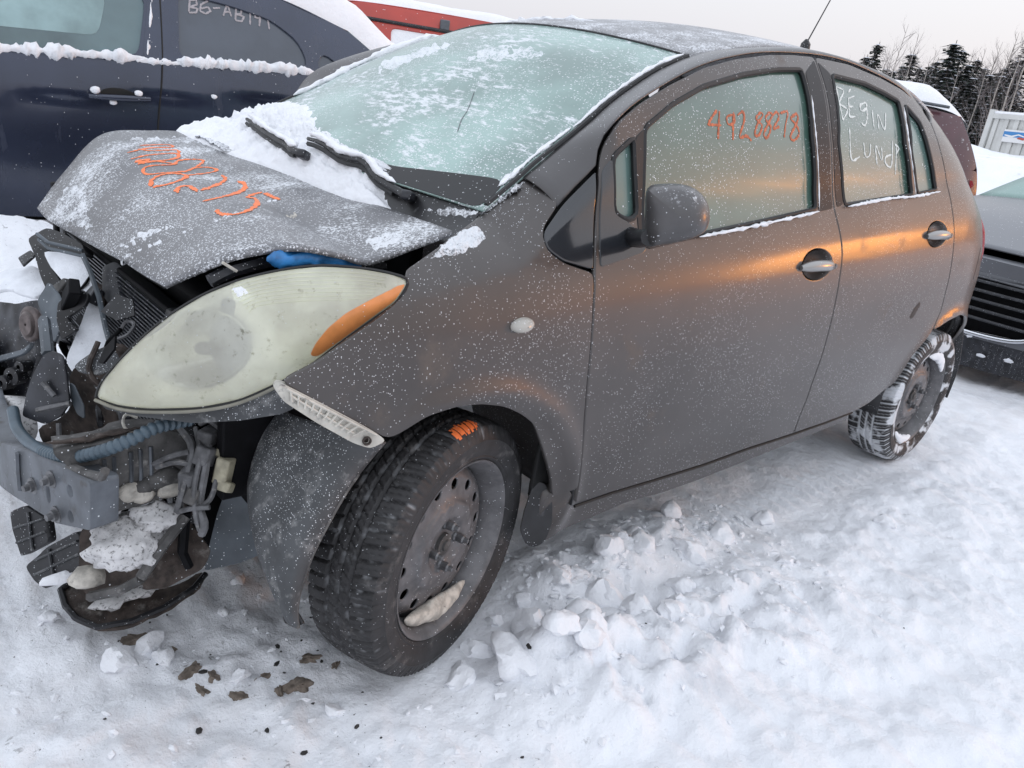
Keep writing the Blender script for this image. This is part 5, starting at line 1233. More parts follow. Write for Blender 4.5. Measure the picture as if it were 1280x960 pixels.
# ------------------------------------------------------------------ other vehicles
def vehicle(name, label, cat, loc, rz, sp):
    """whole vehicle in its own frame: x from the front bumper to the rear, y right, z up"""
    root = empty(name, loc, rz); tag(root, label, cat, sp.get('group'))
    hw, L_, belt, roofw = sp['hw'], sp['L'], sp['belt'], sp['roofw']; zr = sp['zroof']
    beltf = lambda x: np.interp(x, [p[0] for p in belt], [p[1] for p in belt])
    def Wv(x, z):
        x = np.asarray(x, float); z = np.asarray(z, float); bz = beltf(x)
        lo = hw-.055*((z-.68)/.45)**2; up = hw-.055*((bz-.68)/.45)**2-(hw-.05-roofw)*np.clip((z-bz)/(zr-bz), 0, 1.15)**1.15
        w = np.where(z < bz, lo, np.minimum(up, lo))
        cz = sp.get('crease')
        if cz is not None: w = w+.014*np.tanh((np.interp(x, [p[0] for p in cz], [p[1] for p in cz])-z)/.015)*-1*.5
        t = np.clip((.75-x)/.75, 0, 1); u = np.clip((x-(L_-.65))/.65, 0, 1)
        return w-.20*t**2.4-.16*u**2.4
    f = lambda off=0.0: (lambda U: np.c_[U[:, 0], -Wv(U[:, 0], U[:, 1])-off, U[:, 1]])
    paint, glassm = sp['paint'], sp['glass']
    prof = np.array(sp['profile'])              # bumper bottom -> bonnet -> screen -> roof -> rear -> bumper bottom
    arches = []
    low = [(prof[0][0], prof[0][1])]
    for wx in sp['wheels']:
        a = np.radians(np.linspace(180, 0, 13)); low += [(wx+.37*math.cos(q), .30+.37*math.sin(q)) for q in a if .30+.37*math.sin(q) > .21]
    low += [(prof[-1][0], prof[-1][1])]
    low = np.array(low)
    bz = lambda x: float(beltf(x))
    # lower side between profile and belt
    iA, iD = sp['ia'], sp['id']                 # indices of screen base and rear-glass base in profile
    beltline = [(x, bz(x)) for x in np.linspace(prof[iA][0]+.12, prof[iD][0]-.05, 14)]
    side_poly = np.vstack([prof[:iA+1], beltline, prof[iD:], low[::-1][1:-1]])
    for mir_ in (False, True):
        bs = panel('body_side', side_poly, f(), paint, root, h=.06, mirror=mir_, gap=0, key=None if mir_ else name+'_side')
        for sn_ in sp.get('seams', []) if not mir_ else []:
            P = f(.0015)(spl(np.array(sn_), 20)); MB().tube(P, .005, 5).build('door_gap', m_shut, bs)
        green = np.vstack([beltline, prof[iA:iD+1][::-1]])
        holes = [np.array(w) for w in sp['windows']]
        panel('window_frame', green, f(-.002), paint, root, holes=holes, h=.06, mirror=mir_, gap=0)
        for k, w in enumerate(holes): panel('side_window', offs(relax(dens(np.array(w), .03), 1), .008), f(-.016), sp.get('glass_list', [glassm]*9)[k], root, h=.08, mirror=mir_, gap=0, depth=.004, key=None if mir_ else name+'_win%d' % k)
    vv_ = np.linspace(-1, 1, 15)
    def strip(nm, i0, i1, mat, crown, n=10, lift=0.0):
        P = spl(prof[i0:i1+1], n*(i1-i0)+1) if i1-i0 > 1 else dens(prof[i0:i1+1], np.linalg.norm(prof[i1]-prof[i0])/n, closed=False)
        G = []
        for x, z in P:
            w = float(Wv(x, z)); nx = crown
            G.append(np.stack([x+0*vv_+sp.get('bow', 0.0)*0, w*vv_, z+nx*(1-vv_**2)+lift], -1))
        o = patch(nm, np.array(G), mat, root, thick=.01, key=name+'_'+nm)
        return o
    for nm, i0, i1, mat, crown in sp['strips']: strip(nm, i0, i1, mat, crown)
    for wx in sp['wheels']:
        for sg in (-1, 1):
            w = MB().lathe([(.02, .05), (.12, .055), (.19, .04), (.20, .07), (.205, .02), (.20, -.08)], (0, 0, 0), (0, sg, 0), 28).build('wheel', m_rim, root, smooth=True)
            w.location = (wx, sg*(hw-.13), .32)
            MB().lathe([(.20, .07), (.24, .095), (.29, .09), (.315, .07), (.32, 0), (.315, -.07), (.29, -.09), (.20, -.08)], (0, 0, 0), (0, sg, 0), 36).build('tyre', m_tyre_s, w, smooth=True)
    MB().box((L_/2, 0, .45), (L_-.9, hw*1.5, .40)).build('underbody', m_deepblk, root)
    return root, f, Wv
# --- the dark car behind
m_navy = pmat('navy_paint', (.026, .034, .062), .24, metal=.35, coat=.8, coat_rough=.12, var=.15, vscale=3, dirt=((.06, .068, .095), .30, 2.2), stretch=(3, 3, .5), specks=.02, speck_scale=120)
m_glass_n = pmat('hazy_glass', (.085, .135, .145), .2, coat=.6, coat_rough=.15, var=.35, vscale=1.6)
m_glass_n2 = pmat('tinted_hazy_glass', (.055, .068, .09), .25, coat=.6, coat_rough=.15, var=.2, vscale=2.5)
S0 = 1.60
ROT_D = math.atan2(E_D[1], E_D[0])
dloc = A0-E_D*S0+N_D*.90
sx_ = lambda s: s+S0
belt_d = [(sx_(-1.2), 1.02), (sx_(0), 1.086), (sx_(.71), 1.131), (sx_(1.55), 1.183), (sx_(2.6), 1.21)]
spD = dict(hw=.905, L=4.45, belt=belt_d, roofw=.62, zroof=1.62, paint=m_navy, glass=m_glass_n, glass_list=[m_glass_n, m_glass_n2, m_glass_n2], wheels=(sx_(-.75), sx_(1.95)),
           crease=[(0, .78), (sx_(0), .886), (sx_(.71), .959), (sx_(1.22), 1.01), (4.4, 1.10)],
           profile=[(.06, .28), (.0, .55), (.12, .80), (.6, .97), (1.05, 1.04), (1.95, 1.50), (2.5, 1.60), (3.0, 1.585), (3.45, 1.47), (3.75, 1.27), (4.30, 1.20), (4.42, .95), (4.43, .6), (4.36, .30)], ia=4, id=9,
           strips=[('front_bumper', 0, 2, m_navy, .02), ('hood', 2, 4, m_navy, .04), ('windscreen', 4, 5, m_glass_n, .04), ('roof', 5, 8, m_navy, .05), ('rear_window', 8, 9, m_glass_n, .04), ('boot_lid', 9, 11, m_navy, .03), ('rear_bumper', 11, 13, m_navy, .02)],
           windows=[[(sx_(-.42), 1.10), (sx_(.62), 1.155), (sx_(.69), 1.46), (sx_(.45), 1.515), (sx_(.15), 1.44), (sx_(-.2), 1.27)],
                    [(sx_(.825), 1.175), (sx_(1.565), 1.225), (sx_(1.52), 1.36), (sx_(1.36), 1.455), (sx_(1.12), 1.49), (sx_(.86), 1.505)],
                    [(sx_(1.60), 1.225), (sx_(1.80), 1.235), (sx_(1.66), 1.33)]],
           seams=[[(sx_(.765), 1.52), (sx_(.735), 1.13), (sx_(.70), .80), (sx_(.68), .45), (sx_(.68), .32)], [(sx_(-.45), 1.06), (sx_(-.5), .7), (sx_(-.42), .32)], [(sx_(1.72), 1.19), (sx_(1.60), .9), (sx_(1.45), .66), (sx_(1.5), .4)]])
DC, fD, WD = vehicle('dark_car', 'navy blue car with snow along its window sills behind the wreck', 'car', (dloc[0], dloc[1], 0), ROT_D, spD)
def dpt(s, z, off=0.0): return fD(off)(np.array([[sx_(s), z]]))[0]
panel('pane_light_patch', np.array([(sx_(-.38), 1.18), (sx_(.44), 1.225), (sx_(.50), 1.42), (sx_(.42), 1.49), (sx_(.16), 1.42), (sx_(-.16), 1.26)]), fD(-.0145), pmat('pale_lit_glass', (.24, .36, .37), .35, coat=.4, var=.3, vscale=3), DC, h=.05, gap=0, depth=.001)  # paler panel: light seen in and through the pane, put in as colour
# dark B pillar cover, door handle, sill snow, writing
panel('pillar_panel', np.array([(sx_(.64), 1.145), (sx_(.82), 1.15), (sx_(.85), 1.50), (sx_(.705), 1.49)]), fD(.003), m_navy, DC, h=.04, gap=0)
b = MB(); xs = np.linspace(.37, .66, 15); b.tube([dpt(s, .932+.06*(s-.37), .022+.022*math.sin(math.pi*(s-.37)/.29)) for s in xs], [.012+.004*math.sin(math.pi*(s-.37)/.29) for s in xs], 8); b.build('door_handle', m_navy, DC, smooth=True)
panel('handle_cup', ell(np.array([sx_(.51), .955]), .085, .032), fD(.002), m_shut, DC, h=.02, gap=0)
for s, z, r, k in ((.40, .965, .020, 1), (.60, .972, .017, 2), (.62, .945, .012, 3), (.48, .915, .014, 4), (1.0, 1.0, .014, 6)):
    V, F = rock(500+k, (r*1.4, r*.8, r)); tag(mk('snow_lump', np.array(V)+dpt(s, z, .03 if k != 6 else .0), F, m_snow, DC), kind='stuff')
dl = lambda s0, s1, dz, r, sd: tag(lumps('sill_snow', [dpt(s, float(np.interp(sx_(s), [p[0] for p in belt_d], [p[1] for p in belt_d]))+dz, -.006) for s in np.linspace(s0, s1, 14)], r, m_snow, DC, amp=.7, seed=sd, fr=45, flat=1.1), kind='stuff')
dl(-.45, .66, .020, .024, 1); dl(.80, 1.60, .020, .025, 2); dl(.60, .86, .008, .014, 3)
tag(lumps('sill_snow', [dpt(.66+.06*k, 1.15+.32*k, -.002) for k in np.linspace(0, 1, 10)], .008, m_snow, DC, amp=.9, seed=4, fr=20), kind='stuff')
DM = Matrix.Translation((dloc[0], dloc[1], 0))@Euler((0, 0, ROT_D)).to_matrix().to_4x4()
GEO['dw'] = (np.array([tuple(DM@Vector(v)) for v in GEO['dark_car_win1'][0]]), GEO['dark_car_win1'][1])
b6 = [[(237, 0), (236, 15)], [(236, 1), (245, 0), (246, 6), (237, 9), (247, 11), (245, 16), (236, 16)], [(260, 1), (251, 6), (250, 14), (257, 17.5), (263, 14), (260, 9), (251, 11)], [(266, 10.5), (275, 10)], [(279, 20), (284, 5), (289, 21)], [(280, 15), (287, 15)],
      [(295, 10), (294, 25)], [(295, 10), (302, 11), (301, 17.5), (295, 18), (305, 21), (302, 27), (294, 25.5)], [(312.5, 11), (312.5, 31)], [(325, 14), (319.5, 14.5), (318.5, 22), (324, 23), (325.5, 14), (324, 33)], [(334, 20), (336.5, 37)]]
strokes('window_writing', b6, bvh('dw'), .010, m_greymk, DC, lift=.002, inv=DM.inverted(), straight=True)
# snow over its tail end and roof
def cap(name, parent, fgrid, nu, nv, th, seed, mat=m_snow):
    G = np.zeros((nu, nv, 3))
    for i in range(nu):
        for j in range(nv):
            u, v = i/(nu-1), j/(nv-1); p, n = fgrid(u, v); e = (math.sin(math.pi*u)*math.sin(math.pi*v))
            e = min(1, e*3.0)**.5; t = th*e*(.55+.9*float(fbm(u*4+seed, v*4, seed, 4)))
            G[i, j] = p+n*(t-.01)
    o = patch(name, G, mat, parent)
    if o.data.polygons[len(o.data.polygons)//2].normal.z < 0: o.data.flip_normals()
    return o
prD = np.array(spD['profile'])
def tailD(u, v):
    P = spl(prD[6:12], 60); k = u*59; p = P[int(k)] if k >= 59 else P[int(k)]*(1-k % 1)+P[int(k)+1]*(k % 1)
    w = float(WD(p[0], p[1]))*.985; y = w*(2*v-1); return np.array([p[0], y, p[1]+.04*(1-(2*v-1)**2)]), np.array([.35, 0, .93])
o = cap('snow_cap', None, tailD, 44, 40, .17, 5); o.parent = None; o.matrix_world = DM; tag(o, 'thick snow lying over the roof and tail of the navy car', 'snow', kind='stuff')
# --- red van further back
m_redp = pmat('red_paint', (.42, .035, .018), .3, coat=.5, var=.1, vscale=3, specks=.05, speck_scale=60)
A_ = atd([(455, 0)], 7.6)[0]; B_ = atd([(580, 27)], 7.9)[0]
er = np.array([B_[0]-A_[0], B_[1]-A_[1]]); er /= np.linalg.norm(er); nr = np.array([-er[1], er[0]])
spR = dict(hw=.95, L=4.9, belt=[(0, 1.15), (4.9, 1.25)], roofw=.80, zroof=1.95, paint=m_redp, glass=m_snow, wheels=(.9, 3.9),
           profile=[(.06, .35), (.0, .7), (.1, .95), (.7, 1.10), (1.0, 1.16), (1.75, 1.86), (2.2, 1.95), (3.5, 1.97), (4.6, 1.93), (4.84, 1.25), (4.9, 1.0), (4.9, .7), (4.82, .35)], ia=4, id=9,
           strips=[('front_bumper', 0, 2, m_redp, .02), ('hood', 2, 4, m_redp, .04), ('windscreen', 4, 5, m_tint, .03), ('roof', 5, 8, m_redp, .04), ('tailgate', 8, 9, m_redp, .02), ('rear_bumper', 9, 12, m_redp, .02)],
           windows=[[(1.4, 1.25), (2.3, 1.27), (2.3, 1.74), (1.85, 1.72)], [(2.5, 1.28), (3.5, 1.30), (3.5, 1.75), (2.5, 1.75)], [(3.7, 1.30), (4.6, 1.32), (4.5, 1.74), (3.7, 1.75)]])
lr = A_[:2]-er*2.2+nr*.80
RV, fR, WR = vehicle('red_van', 'bright red van with snow-covered roof showing above the navy car', 'van', (lr[0], lr[1], -.02), math.atan2(er[1], er[0]), spR)
prR = np.array(spR['profile'])
def roofR(u, v):
    P = spl(prR[5:9], 40); k = min(38, int(u*38.999)); p = P[k]; w = float(WR(p[0], p[1]))*.97; y = w*(2*v-1); return np.array([p[0], y, p[1]+.03*(1-(2*v-1)**2)]), np.array([0, 0, 1.0])
o = cap('snow_cap', None, roofR, 40, 24, .09, 9); o.matrix_world = Matrix.Translation((lr[0], lr[1], -.02))@Euler((0, 0, math.atan2(er[1], er[0]))).to_matrix().to_4x4(); tag(o, 'snow lying on the roof of the red van', 'snow', kind='stuff')
MB().tube([(x, -float(WR(x, 1.80))-.004, 1.80) for x in np.linspace(1.8, 4.5, 12)], .02, 6).build('roof_gutter', m_blackpl, RV)
MB().box((3.05, -float(WR(3.05, 1.86))-.02, 1.86), (.10, .05, .10)).build('roof_latch', m_steel, RV, bevel=.01)
# --- maroon SUV
m_maroon = pmat('maroon_paint', (.075, .018, .026), .3, coat=.5, var=.15, vscale=4, frost=.15, frost_scale=20, specks=.08, speck_scale=80)
A_ = atd([(1219, 205)], 8.0)[0]
spM = dict(hw=.93, L=4.65, belt=[(0, 1.05), (4.65, 1.18)], roofw=.70, zroof=1.74, paint=m_maroon, glass=m_tint, wheels=(.9, 3.65),
           profile=[(.06, .35), (.0, .7), (.1, .92), (.6, 1.05), (1.1, 1.10), (1.85, 1.62), (2.3, 1.73), (3.4, 1.75), (4.3, 1.68), (4.58, 1.20), (4.65, .95), (4.65, .6), (4.55, .35)], ia=4, id=9,
           strips=[('front_bumper', 0, 2, m_maroon, .02), ('hood', 2, 4, m_maroon, .04), ('windscreen', 4, 5, m_tint, .03), ('roof', 5, 8, m_maroon, .04), ('rear_window', 8, 9, m_tint, .02), ('rear_bumper', 9, 12, m_maroon, .02)],
           windows=[[(1.5, 1.15), (2.35, 1.18), (2.35, 1.58), (2.0, 1.57)], [(2.5, 1.18), (3.3, 1.21), (3.3, 1.59), (2.5, 1.59)], [(3.45, 1.22), (4.25, 1.26), (4.05, 1.57), (3.45, 1.59)]])
rzM = math.radians(-38); eM = np.array([math.cos(rzM), math.sin(rzM)]); nM = np.array([-eM[1], eM[0]])
lm = A_[:2]-eM*4.50+nM*.80
MV, fM, WM = vehicle('maroon_suv', 'dark maroon sport utility vehicle with snow-laden roof behind the hatchback', 'car', (lm[0], lm[1], .02), rzM, spM)
MB().tube([(x, -.70, 1.745+.012*math.sin((x-2.2)/2*3.14)) for x in np.linspace(2.2, 4.1, 10)], .016, 6).build('roof_rack', m_steel, MV, smooth=True)
b = MB(); b.tube([(4.50, -.80, 1.04), (4.60, -.62, 1.04)], .05, 6); b.build('tail_light', m_red_l, MV)
prM = np.array(spM['profile'])
def roofM(u, v):
    P = spl(prM[5:10], 50); k = min(42, int(u*42.999)); p = P[k]; w = float(WM(p[0], p[1]))*1.0; y = w*(2*v-1); return np.array([p[0], y, p[1]+.03*(1-(2*v-1)**2)]), np.array([.05, 0, 1.0])
o = cap('snow_cap', None, roofM, 40, 24, .17, 3); o.matrix_world = Matrix.Translation((lm[0], lm[1], .02))@Euler((0, 0, rzM)).to_matrix().to_4x4(); tag(o, 'thick snow lying on the roof of the maroon vehicle', 'snow', kind='stuff')
# --- grey car parked nose-on behind the hatchback
m_greyp = pmat('silver_grey_paint', (.16, .165, .18), .4, metal=.4, coat=.3, coat_rough=.25, frost=.25, frost_scale=60, frost_big=5, frost_up=True, specks=.12, speck_scale=130)
m_wind2 = pmat('frosted_screen_far', (.26, .38, .35), .45, frost=.2, frost_scale=40, specks=.2)
spG = dict(hw=.90, L=4.6, belt=[(0, .86), (1.3, .98), (4.6, 1.06)], roofw=.60, zroof=1.44, paint=m_greyp, glass=m_wind2, wheels=(.95, 3.65),
           profile=[(.16, .20), (.06, .40), (.05, .60), (.18, .72), (.75, .90), (1.35, 1.02), (2.15, 1.40), (2.6, 1.45), (3.3, 1.42), (4.05, 1.12), (4.5, 1.05), (4.6, .8), (4.6, .5), (4.5, .28)], ia=5, id=9,
           strips=[('front_panel', 2, 3, m_greyp, .0), ('hood', 3, 5, m_greyp, .045), ('windscreen', 5, 6, m_wind2, .04), ('roof', 6, 8, m_greyp, .04), ('rear_window', 8, 9, m_wind2, .03), ('boot_lid', 9, 11, m_greyp, .02), ('rear_bumper', 11, 13, m_greyp, .02)],
           windows=[[(1.75, 1.05), (2.6, 1.07), (2.6, 1.36), (2.2, 1.33)], [(2.75, 1.07), (3.6, 1.09), (3.3, 1.34), (2.75, 1.36)]])
pG = atd([(1212, 413)], 4.9)[0]
rzG = math.radians(-10); eG = np.array([math.cos(rzG), math.sin(rzG)]); nG = np.array([-eG[1], eG[0]])
lg = np.array([4.25, -.28])
GV, fG, WG = vehicle('grey_car', 'frosted grey car with chrome-edged grille parked nose-on behind the hatchback', 'car', (lg[0], lg[1], .02), rzG, spG)
# bumper mask: grille opening, chrome surround, slats, broken lower fascia
def face(y, z): return np.array([.05+.20*(abs(y)/.9)**2.2+.02, y, z])
go = [(-.56, .60), (-.40, .625), (0, .635), (.40, .625), (.56, .60), (.50, .44), (.36, .30), (0, .27), (-.36, .30), (-.50, .44)]
fm = lambda off: (lambda U: np.c_[.03+.20*(np.abs(U[:, 0])/.9)**2.2-off, U[:, 0], U[:, 1]])
panel('front_bumper', np.array([(-.84, .70), (0, .715), (.84, .70), (.86, .45), (.80, .22), (0, .16), (-.80, .22), (-.86, .45)]), fm(0), m_greyp, GV, holes=[np.array(go)], h=.05, gap=0, ref=(-1, 0, 0), depth=.03)
panel('grille_back', np.array(go), fm(-.05), m_deepblk, GV, h=.06, gap=0, ref=(-1, 0, 0))
q = fm(.012)(spl(np.array(go[4:]+go[:1]), 50)); MB().tube(q, .016, 8).build('grille_surround', m_chrome, GV, smooth=True)
for z in (.36, .415, .47, .525, .58):
    w = np.interp(z, [.30, .44, .60], [.36, .50, .55]); P = fm(-.012)(np.c_[np.linspace(-w, w, 16), np.full(16, z)]); MB().tube(P, .010, 6).build('grille_slat', m_bayblk, GV, smooth=True)
panel('bumper_fascia', np.array([(-.80, .27), (0, .24), (.80, .27), (.78, .10), (0, .06), (-.78, .10)]), fm(.004), m_bayblk, GV, h=.04, gap=0, ref=(-1, 0, 0), depth=.05)
panel('bumper_fascia', np.array([(-.84, .42), (-.52, .40), (-.38, .28), (-.76, .24)]), fm(.006), m_bayblk, GV, h=.04, gap=0, ref=(-1, 0, 0), depth=.05)
for sg in (-1, 1): panel('headlamp', np.array([(sg*.60, .62), (sg*.80, .66), (sg*.84, .56), (sg*.62, .52)]), fm(.006), m_side2, GV, h=.04, gap=0, ref=(-1, 0, 0))
for i, (y, z, r) in enumerate([(-.2, .16, .03), (.1, .14, .025), (-.35, .18, .03), (-.1, .25, .02), (-.45, .26, .025), (.25, .2, .03), (-.55, .15, .03)]):
    V, F = rock(600+i, (r*.35, r*.9, r*.4), 3, 1.2); tag(mk('stuck_snow', np.array(V)+fm(.02)(np.array([[y, z]]))[0], F, m_snowt, GV), kind='stuff')
MB().tube([(1.22, -.6, .985), (1.15, 0, 1.0), (1.22, .6, .985)], .03, 6).build('wiper_cowl', m_blackpl, GV, smooth=True)
# --- shipping container with a poster-like emblem
CT = empty('shipping_container', (0, 0, 0)); tag(CT, 'white shipping container with blue and red emblem behind the snow bank', 'container')
c0 = atd([(1226, 182)], 20.5)[0]; c1 = atd([(1281, 181)], 19.4)[0]; ec = np.array([c1[0]-c0[0], c1[1]-c0[1]]); ec /= np.linalg.norm(ec); 
m_cont = pmat('white_container_paint', (.56, .56, .54), .55, var=.1, vscale=1.5, dirt=((.30, .28, .26), .15, 3), stretch=(1, 1, .3))
ztop = float(atd([(1240, 143)], 20.5)[0][2]); CT.location = (c0[0], c0[1], 0); CT.rotation_euler = (0, 0, math.atan2(ec[1], ec[0]))
b = MB(); b.box((3.0, 1.22, .15+ztop/2), (6.0, 2.40, ztop-.15)); b.build('container_body', m_cont, CT)
for i in range(20):
    b = MB(); b.box((.22+i*.292, -.005, .15+ztop/2), (.13, .03, ztop-.42)); b.build('side_corrugation', m_cont, CT, bevel=.012)
for z in (.2, ztop-.05): MB().box((3.0, 0.0, z), (6.04, .12, .12)).build('side_rail', m_cont, CT, bevel=.01)
for x in (0.05, 5.95): MB().box((x, 0.0, .15+ztop/2), (.14, .13, ztop-.1)).build('corner_post', m_cont, CT, bevel=.01)
mb_ = pmat('emblem_blue', (.05, .22, .50), .5); mw_ = pmat('emblem_white', (.75, .75, .75), .5); mr_ = pmat('emblem_red', (.45, .08, .05), .5)
zc = ztop-.50
MB().box((.98, -.045, zc), (.80, .012, .30)).build('emblem', mw_, CT)
MB().box((.98, -.053, zc+.04), (.80, .006, .13)).build('emblem_field', mb_, CT)
mk('emblem_wave', [(.62, -.058, zc+.0), (.82, -.058, zc-.04), (1.0, -.058, zc+.03), (1.2, -.058, zc-.01), (1.2, -.058, zc+.015), (1.0, -.058, zc+.06), (.82, -.058, zc+.01), (.62, -.058, zc+.03)], [(0, 1, 6, 7), (1, 2, 5, 6), (2, 3, 4, 5)], mw_, CT, smooth=False)
mk('emblem_mark', [(.98, -.0585, zc-.05), (1.18, -.0585, zc-.08), (1.22, -.0585, zc-.03), (1.04, -.0585, zc-.01)], [(0, 1, 2, 3)], mr_, CT, smooth=False)
G = np.array([[(x, y, ztop+.07+.05*math.sin(x*1.3)*math.sin(y*2)) for y in np.linspace(-.05, 2.4, 6)] for x in np.linspace(0, 6, 14)])
o = patch('snow_cap', G, m_snow, None, thick=.08); o.matrix_world = CT.matrix_basis.copy(); o.location = CT.location; o.rotation_euler = CT.rotation_euler; tag(o, 'thin snow lying along the top of the white container', 'snow', kind='stuff')

# ------------------------------------------------------------------ trees
m_bark = pmat('dark_bark', (.06, .05, .042), .9, var=.3, vscale=8); m_birch = pmat('pale_birch_bark', (.34, .31, .28), .9, var=.35, vscale=5)
m_twig = pmat('grey_twigs', (.20, .175, .17), .9, var=.2, vscale=4)
m_need = pmat('spruce_needles', (.022, .034, .026), .85, var=.5, vscale=2.5); m_bsnow = pmat('snow_on_branches', (.62, .64, .70), .85)
def conifer_meshes(seed, H=8.0, spread=1.5):
    r = random.Random(seed); nv, nf, sv, sf = [], [], [], []
    z = .5
    while z < H-.15:
        f = 1-z/H; rad = spread*(f**.85)*r.uniform(.75, 1.15)+.06; nb = max(4, int(5+7*f))
        a0 = r.uniform(0, 6.28)
        for k in range(nb):
            a = a0+k*6.283/nb+r.uniform(-.3, .3); L = rad*r.uniform(.6, 1.1); dr = -.28*L; steps = max(3, int(L/.16))
            for s in range(steps):
                t = (s+r.random())/steps; c = Vector((math.cos(a)*L*t, math.sin(a)*L*t, z+dr*t+.10*L*t*t))
                for q in range(3):
                    w = .10+.10*(1-t)*f+.03; p = c+Vector((r.uniform(-w, w), r.uniform(-w, w), r.uniform(-.12, .02)))
                    d1 = Vector((math.cos(a+r.uniform(-1, 1)), math.sin(a+r.uniform(-1, 1)), r.uniform(-.7, .05)))*r.uniform(.12, .24); d2 = d1.cross(Vector((0, 0, 1))).normalized()*r.uniform(.03, .075)
                    b = len(nv); nv += [p-d2, p+d1*.5-d2*1.3, p+d1, p+d1*.5+d2*1.3, p+d2]; nf.append((b, b+1, b+2, b+3, b+4))
                if r.random() < .42:
                    p = c+Vector((0, 0, .045)); u = Vector((math.cos(a), math.sin(a), -.2))*r.uniform(.06, .15); v = Vector((-math.sin(a), math.cos(a), 0))*r.uniform(.04, .11)
                    b = len(sv); sv += [p-u-v*.5, p-v, p+u-v*.4, p+u*1.2, p+u+v*.5, p+v, p-u+v*.4, p+Vector((0, 0, .05))]; sf += [(b+i, b+(i+1) % 7, b+7) for i in range(7)]
        z += (.20+.10*f)*r.uniform(.7, 1.2)
    def mesh(n, v, f, m):
        me = bpy.data.meshes.new(n); me.from_pydata([tuple(x) for x in v], [], f); me.materials.append(m); me.update(); return me
    tb = MB().tube([(0, 0, -.3), (0.02, 0, H*.5), (0, .02, H)], [.11, .07, .012], 7)
    return mesh('trunk', tb.V, tb.F, m_bark), mesh('crown', nv, nf, m_need), mesh('branch_snow', sv, sf, m_bsnow)
CON = [conifer_meshes(s, 8.0, sp) for s, sp in ((1, 1.45), (2, 1.15), (3, 1.75))]
def place_conifer(u, vtop, d, k, label, sx=1.0):
    p = atd([(u, vtop)], d)[0]; g = float(ground_h(p[0], p[1]))-.2; s = max(.35, (p[2]-g)/8.0)
    t = empty('spruce_tree', (p[0], p[1], g), u*.37); t.scale = (s*sx, s*sx, s); tag(t, label, 'tree', 'spruces along the edge of the yard')
    for me in CON[k]:
        o = bpy.data.objects.new(me.name, me); COL.objects.link(o); o.parent = t
        if me.name.startswith('branch_snow'): o['kind'] = 'stuff'
labC = ['dark snow-dusted spruce of middling width in the far tree line', 'slim dark spruce with narrow crown in the far tree line', 'broad full-skirted dark spruce in the far tree line']
for i, (u, vt, d, k) in enumerate([(1100, 62, 44, 1), (1085, 78, 46, 0), (1143, 74, 40, 0), (1152, 92, 42, 1), (1166, 88, 45, 2), (1196, 60, 38, 0), (1205, 70, 41, 1), (1174, 82, 47, 2), (1212, 88, 40, 1), (1224, 82, 43, 1), (1240, 100, 38, 0), (1186, 92, 44, 2), (1230, 110, 40, 2), (1275, 80, 40, 2), (1262, 90, 43, 2), (1292, 60, 42, 2), (1320, 75, 40, 0), (1350, 60, 42, 2), (1020, 80, 50, 0), (960, 70, 52, 2), (880, 66, 54, 0), (800, 60, 55, 1), (1380, 90, 40, 1), (1118, 96, 43, 0), (1060, 88, 47, 2), (1255, 102, 37, 1), (1218, 104, 39, 0), (1110, 92, 56, 2), (1130, 90, 55, 1), (1158, 98, 57, 2), (1182, 96, 56, 0), (1208, 98, 58, 2), (1232, 92, 55, 0), (1250, 96, 57, 2), (1070, 90, 58, 0), (1270, 100, 55, 1)]):
    place_conifer(u, vt-10, d, k, labC[k], sx=1.5)
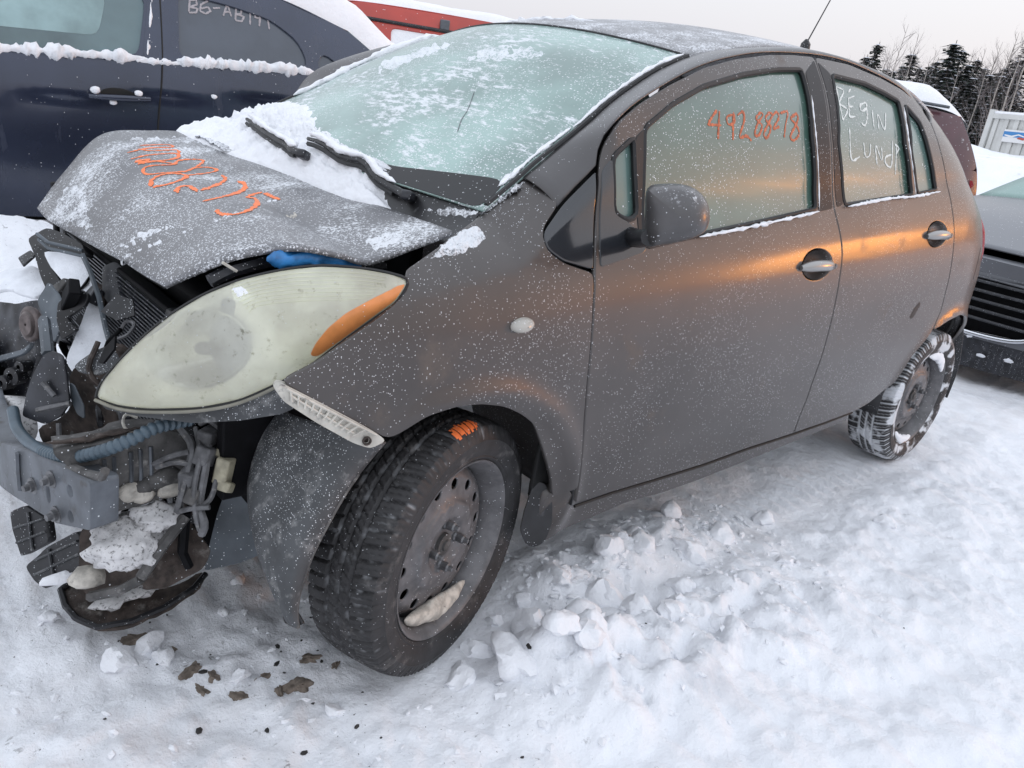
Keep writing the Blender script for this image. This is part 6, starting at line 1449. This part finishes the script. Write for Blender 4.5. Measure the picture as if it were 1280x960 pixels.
def birch(seed, H):
    r = random.Random(seed); tr = MB(); tw = MB()
    tr.tube([(0, 0, -.3), (.1, .05, H*.35), (-.05, .1, H*.7), (.1, 0, H)], [.10, .08, .045, .01], 6)
    def grow(p, d, L, rad, lev):
        q = p; pts = [p]; rr = [rad]
        for k in range(3):
            d = (d+Vector((r.uniform(-.25, .25), r.uniform(-.25, .25), r.uniform(-.05, .22)))).normalized(); q = q+d*L/3; pts.append(q); rr.append(rad*(1-.28*(k+1)))
        tw.tube([tuple(x) for x in pts], rr, 3, cap=False)
        if lev > 0:
            for k in range(r.randint(3, 5)):
                j = r.randint(1, 3); dd = (d+Vector((r.uniform(-1, 1), r.uniform(-1, 1), r.uniform(-.1, .7)))*.8).normalized(); grow(pts[j], dd, L*r.uniform(.45, .7), rr[j]*.6, lev-1)
    for k in range(20):
        z = H*(.28+.70*k/20); a = r.uniform(0, 6.28); grow(Vector((.03, .03, z)), Vector((math.cos(a)*.75, math.sin(a)*.75, .75)).normalized(), (H-z)*.42+.5, .022, 2)
    def mesh(n, b, m):
        me = bpy.data.meshes.new(n); me.from_pydata([tuple(v) for v in b.V], [], b.F); me.materials.append(m); me.update(); return me
    return mesh('trunk', tr, m_birch), mesh('crown', tw, m_twig)
BIR = [birch(11, 10.0), birch(12, 10.0)]
for i, (u, vt, d, k) in enumerate([(1135, 30, 36, 0), (1150, 42, 39, 1), (1120, 55, 41, 1), (1236, 78, 37, 1), (1262, 62, 35, 0), (1285, 45, 34, 1), (1300, 30, 36, 0), (1082, 68, 42, 1), (1210, 66, 44, 0), (1060, 72, 44, 0), (1180, 78, 40, 1), (1222, 72, 41, 0), (1246, 70, 40, 1), (1165, 70, 38, 0), (1200, 84, 37, 1), (1095, 66, 48, 0), (1112, 60, 50, 1), (1142, 58, 48, 0), (1172, 62, 50, 1), (1190, 66, 49, 0), (1218, 62, 50, 1), (1232, 60, 48, 0), (1252, 52, 46, 1), (1274, 40, 44, 0), (1270, 56, 48, 1)]):
    p = atd([(u, vt)], d)[0]; g = float(ground_h(p[0], p[1]))-.2; s = (p[2]-g)/10.0
    t = empty('birch_tree', (p[0], p[1], g), i*1.1); t.scale = (s*.9, s*.9, s); tag(t, 'bare pale birch with fine grey twigs rising among the spruces', 'tree', 'bare birches among the spruces')
    for me in BIR[k]:
        o = bpy.data.objects.new(me.name, me); COL.objects.link(o); o.parent = t

# the tree line goes on to both sides
for i in range(26):
    a = math.radians([-6, 88][i % 2]+[-1, 1][i % 2]*-1*0+(i//2)*([ -2.2, 3.0][i % 2])); d = 50+7*random.random()
    x, y = CAM[0]+d*math.cos(a), CAM[1]+d*math.sin(a); g = float(ground_h(x, y))-.2; s_ = random.uniform(.7, 1.1)
    t = empty('spruce_tree', (x, y, g), i*.9); t.scale = (s_*1.4, s_*1.4, s_); tag(t, labC[i % 3], 'tree', 'spruces along the edge of the yard')
    for me in CON[i % 3]:
        o = bpy.data.objects.new(me.name, me); COL.objects.link(o); o.parent = t
        if me.name.startswith('branch_snow'): o['kind'] = 'stuff'
